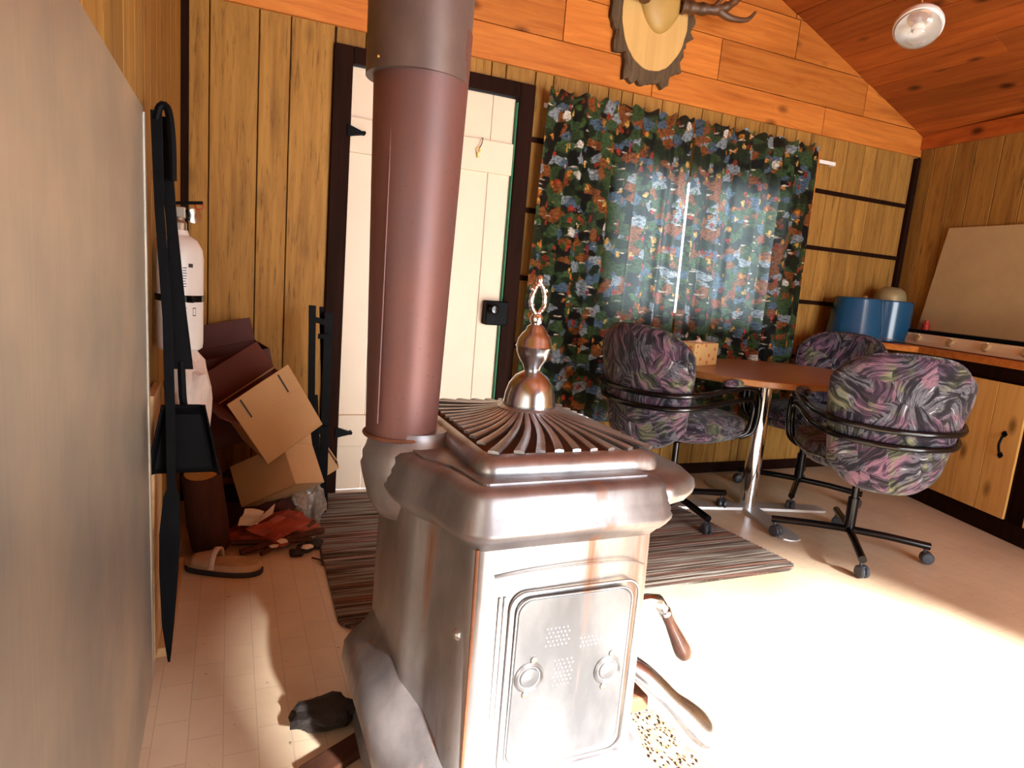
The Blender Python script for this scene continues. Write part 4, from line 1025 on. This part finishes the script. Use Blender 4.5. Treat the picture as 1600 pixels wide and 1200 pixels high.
# finial
fin = MB(); F = (.622, SY, 0)
fin.lathe([(.057, .832), (.060, .838), (.058, .846), (.056, .862), (.049, .885), (.036, .903), (.022, .912), (.016, .916)], 40, F)
f_ = sp(fin, 'finial', 'satin_chrome', smooth=True, angle=60)
m_ = MB(); m_.lathe([(.017, .914), (.020, .920), (.022, .928), (.032, .942), (.038, .955), (.0395, .966), (.042, .969), (.0395, .972), (.037, .985), (.029, .998), (.022, 1.004), (.020, 1.012), (.013, 1.017), (.010, 1.02)], 36, F); m_.build('orb', 'satin_chrome', f_, smooth=True, angle=60)
m_ = MB(); m_.lathe([(.009, 1.017), (.014, 1.024), (.015, 1.032), (.011, 1.040), (.005, 1.043)], 20, F); m_.build('bead', 'chrome', f_, smooth=True)
m_ = MB()
for s in (-1, 1):
    q = smooth_path([(F[0]+s*.002, F[1], 1.040), (F[0]+s*.016, F[1]+s*.004, 1.055), (F[0]+s*.019, F[1]+s*.006, 1.075), (F[0]+s*.011, F[1]+s*.003, 1.098), (F[0]+s*.001, F[1], 1.108)], 5)
    m_.tube(q, [.0045+.002*math.sin(i*1.3)**2 for i in range(len(q))], 8)
for s, zz in ((-1, 1.09), (1, 1.085), (-1, 1.06), (1, 1.055)):
    m_.tube([(F[0]+s*.014, F[1]+s*.004, zz), (F[0]+s*.024, F[1]+s*.008, zz+.006), (F[0]+s*.020, F[1]+s*.004, zz+.012)], [.005, .004, .001], 6)
m_.lathe([(.003, 1.102), (.007, 1.108), (.0075, 1.116), (.005, 1.124), (.001, 1.126)], 12, F); m_.build('crest', 'chrome', f_, smooth=True, angle=60)
# front nose shelf
m_ = MB(); poly = [(.765, 1.02), (.80, 1.0), (.86, 1.02), (.915, 1.06), (.935, 1.12), (.94, 1.30), (.935, 1.48), (.915, 1.54), (.86, 1.58), (.80, 1.60), (.765, 1.58)]
R = []
for z, d in ((.690, -.02), (.696, -.004), (.712, .0), (.728, -.004), (.738, -.016)): R.append([Vector((x_, y_, z)) for x_, y_ in offset_poly(dens(poly, 2), d)])
m_.rings(R); sp(m_, 'front_shelf', 'stove_plate', smooth=True, angle=60)
# crank handle with turned wood grip
m_ = MB(); m_.tube([(.765, 1.10, .432), (.86, 1.10, .437), (.888, 1.10, .43), (.905, 1.10, .41), (.912, 1.10, .398)], [.014, .014, .016, .014, .010], 10); hc = sp(m_, 'crank_arm', 'satin_chrome', smooth=True)
ga, gb = Vector((.912, 1.10, .402)), Vector((.992, 1.10, .272)); q = Vector((0, 0, 1)).rotation_difference(gb-ga).to_matrix(); Lg = (gb-ga).length
m_ = MB(); m_.lathe([(.012, 0), (.014, Lg*.03), (.0125, Lg*.1), (.0125, Lg*.25), (.016, Lg*.5), (.020, Lg*.75), (.0205, Lg*.85), (.016, Lg*.94), (.010, Lg*.96)], 18, ga, q); m_.build('grip', 'wood_handle', hc, smooth=True)
m_ = MB(); m_.lathe([(.0145, -.003), (.0145, .006)], 16, ga, q); m_.build('ferrule', 'chrome', hc, smooth=True)
m_ = MB(); m_.lathe([(.010, Lg*.95), (.008, Lg), (.001, Lg+.004)], 12, ga, q); m_.build('end_nut', 'chrome', hc, smooth=True)
# curved foot rail and ash apron
fr_ = smooth_path([(.765, 1.10, .335), (.83, 1.04, .30), (.90, 1.01, .235), (.965, 1.00, .175), (.99, 1.0, .150)], 6)
m_ = MB(); m_.tube(fr_, [.028]*12+[.030+.014*math.sin(i/12*PI) for i in range(len(fr_)-12)], 14, flat=.7); sp(m_, 'foot_rail', 'satin_chrome', smooth=True)
m_ = MB(); m_.rings([[Vector((x_, y_, z_)) for y_, z_ in ((1.05, .20), (1.5, .20), (1.5, .235), (1.05, .235))] for x_, z0_ in ((.765, 0), (.86, 0))]); sp(m_, 'ash_lip', 'rust', bevel=.006)
for a, c in ((.40, 1.0), (.74, 1.0), (.40, 1.6), (.74, 1.6)):
    m_ = MB(); m_.tube([(a, c, .05), (a, c, .014)], [.03, .02], 10); sp(m_, 'leg', 'stove_rim')

# stove pipe
spi = thing('stove_pipe', 'rusty brown stove pipe rising from the back of the stove', 'pipe', (SX-.022, SY, .76))
m_ = MB(); m_.lathe([(.073, .012), (.0735, .04), (.091, .745), (.092, .80)], 48); m_.build('lower_section', 'pipe_low', spi, smooth=True)
m_ = MB(); m_.lathe([(.0970, .708), (.0970, .76), (.099, .86), (.100, 1.655)], 48, (-.008, 0, 0)); m_.build('upper_section', 'pipe_high', spi, smooth=True)
m_ = MB(); m_.tube([(-.062, -.052, .05), (-.066, -.056, .70)], .0018, 6); m_.build('seam', 'pipe_low', spi)
m_ = MB(); m_.tube([(.076*math.cos(a), .076*math.sin(a), .018) for a in [2*PI*k/36 for k in range(36)]], .004, 6, closed=True); m_.build('base_ring', 'rust', spi, smooth=True)
m_ = MB(); m_.lathe([(.004, 0), (.003, .003), (.0005, .004)], 8, (-.092, -.048, .725), Matrix.Rotation(-PI/2, 3, 'Y')); m_.build('screw', 'brass', spi)

# hearth pad with bark crumbs
hp_ = MB(); hp_.bb(.34, 1.065, .35, 1.75, 0, .012)
tag(hp_.build('hearth_pad', 'hearth', bevel=.003), 'dark hearth pad under the stove with a metal edge', 'hearth pad')
ch = MB(); rr = random.Random(9)
for k in range(420):
    px = rr.uniform(.86, 1.05); py = rr.uniform(.75, 1.32); s = rr.uniform(.0015, .0045)
    ch.box((px, py, .0145), (s*2, s, .003), (rr.uniform(-.3, .3), rr.uniform(-.3, .3), rr.uniform(0, 3)))
tag(ch.build('wood_crumbs', 'chips'), 'scattered wood crumbs on the hearth pad at the stove front', 'wood chips', None, 'stuff')
o = crumple('firewood_chunk', 'charred', (.225, 1.46, .035), .055, (1.5, .9, .62), 44, 'charred lump of wood on the floor left of the stove', 'firewood', .35)
m_ = MB(); m_.box((.235, 1.33, .012), (.16, .06, .02), (0, .0, .5)); tag(m_.build('bark_strip', 'log', bevel=.004), 'flat dark strip of bark on the floor left of the stove', 'bark')
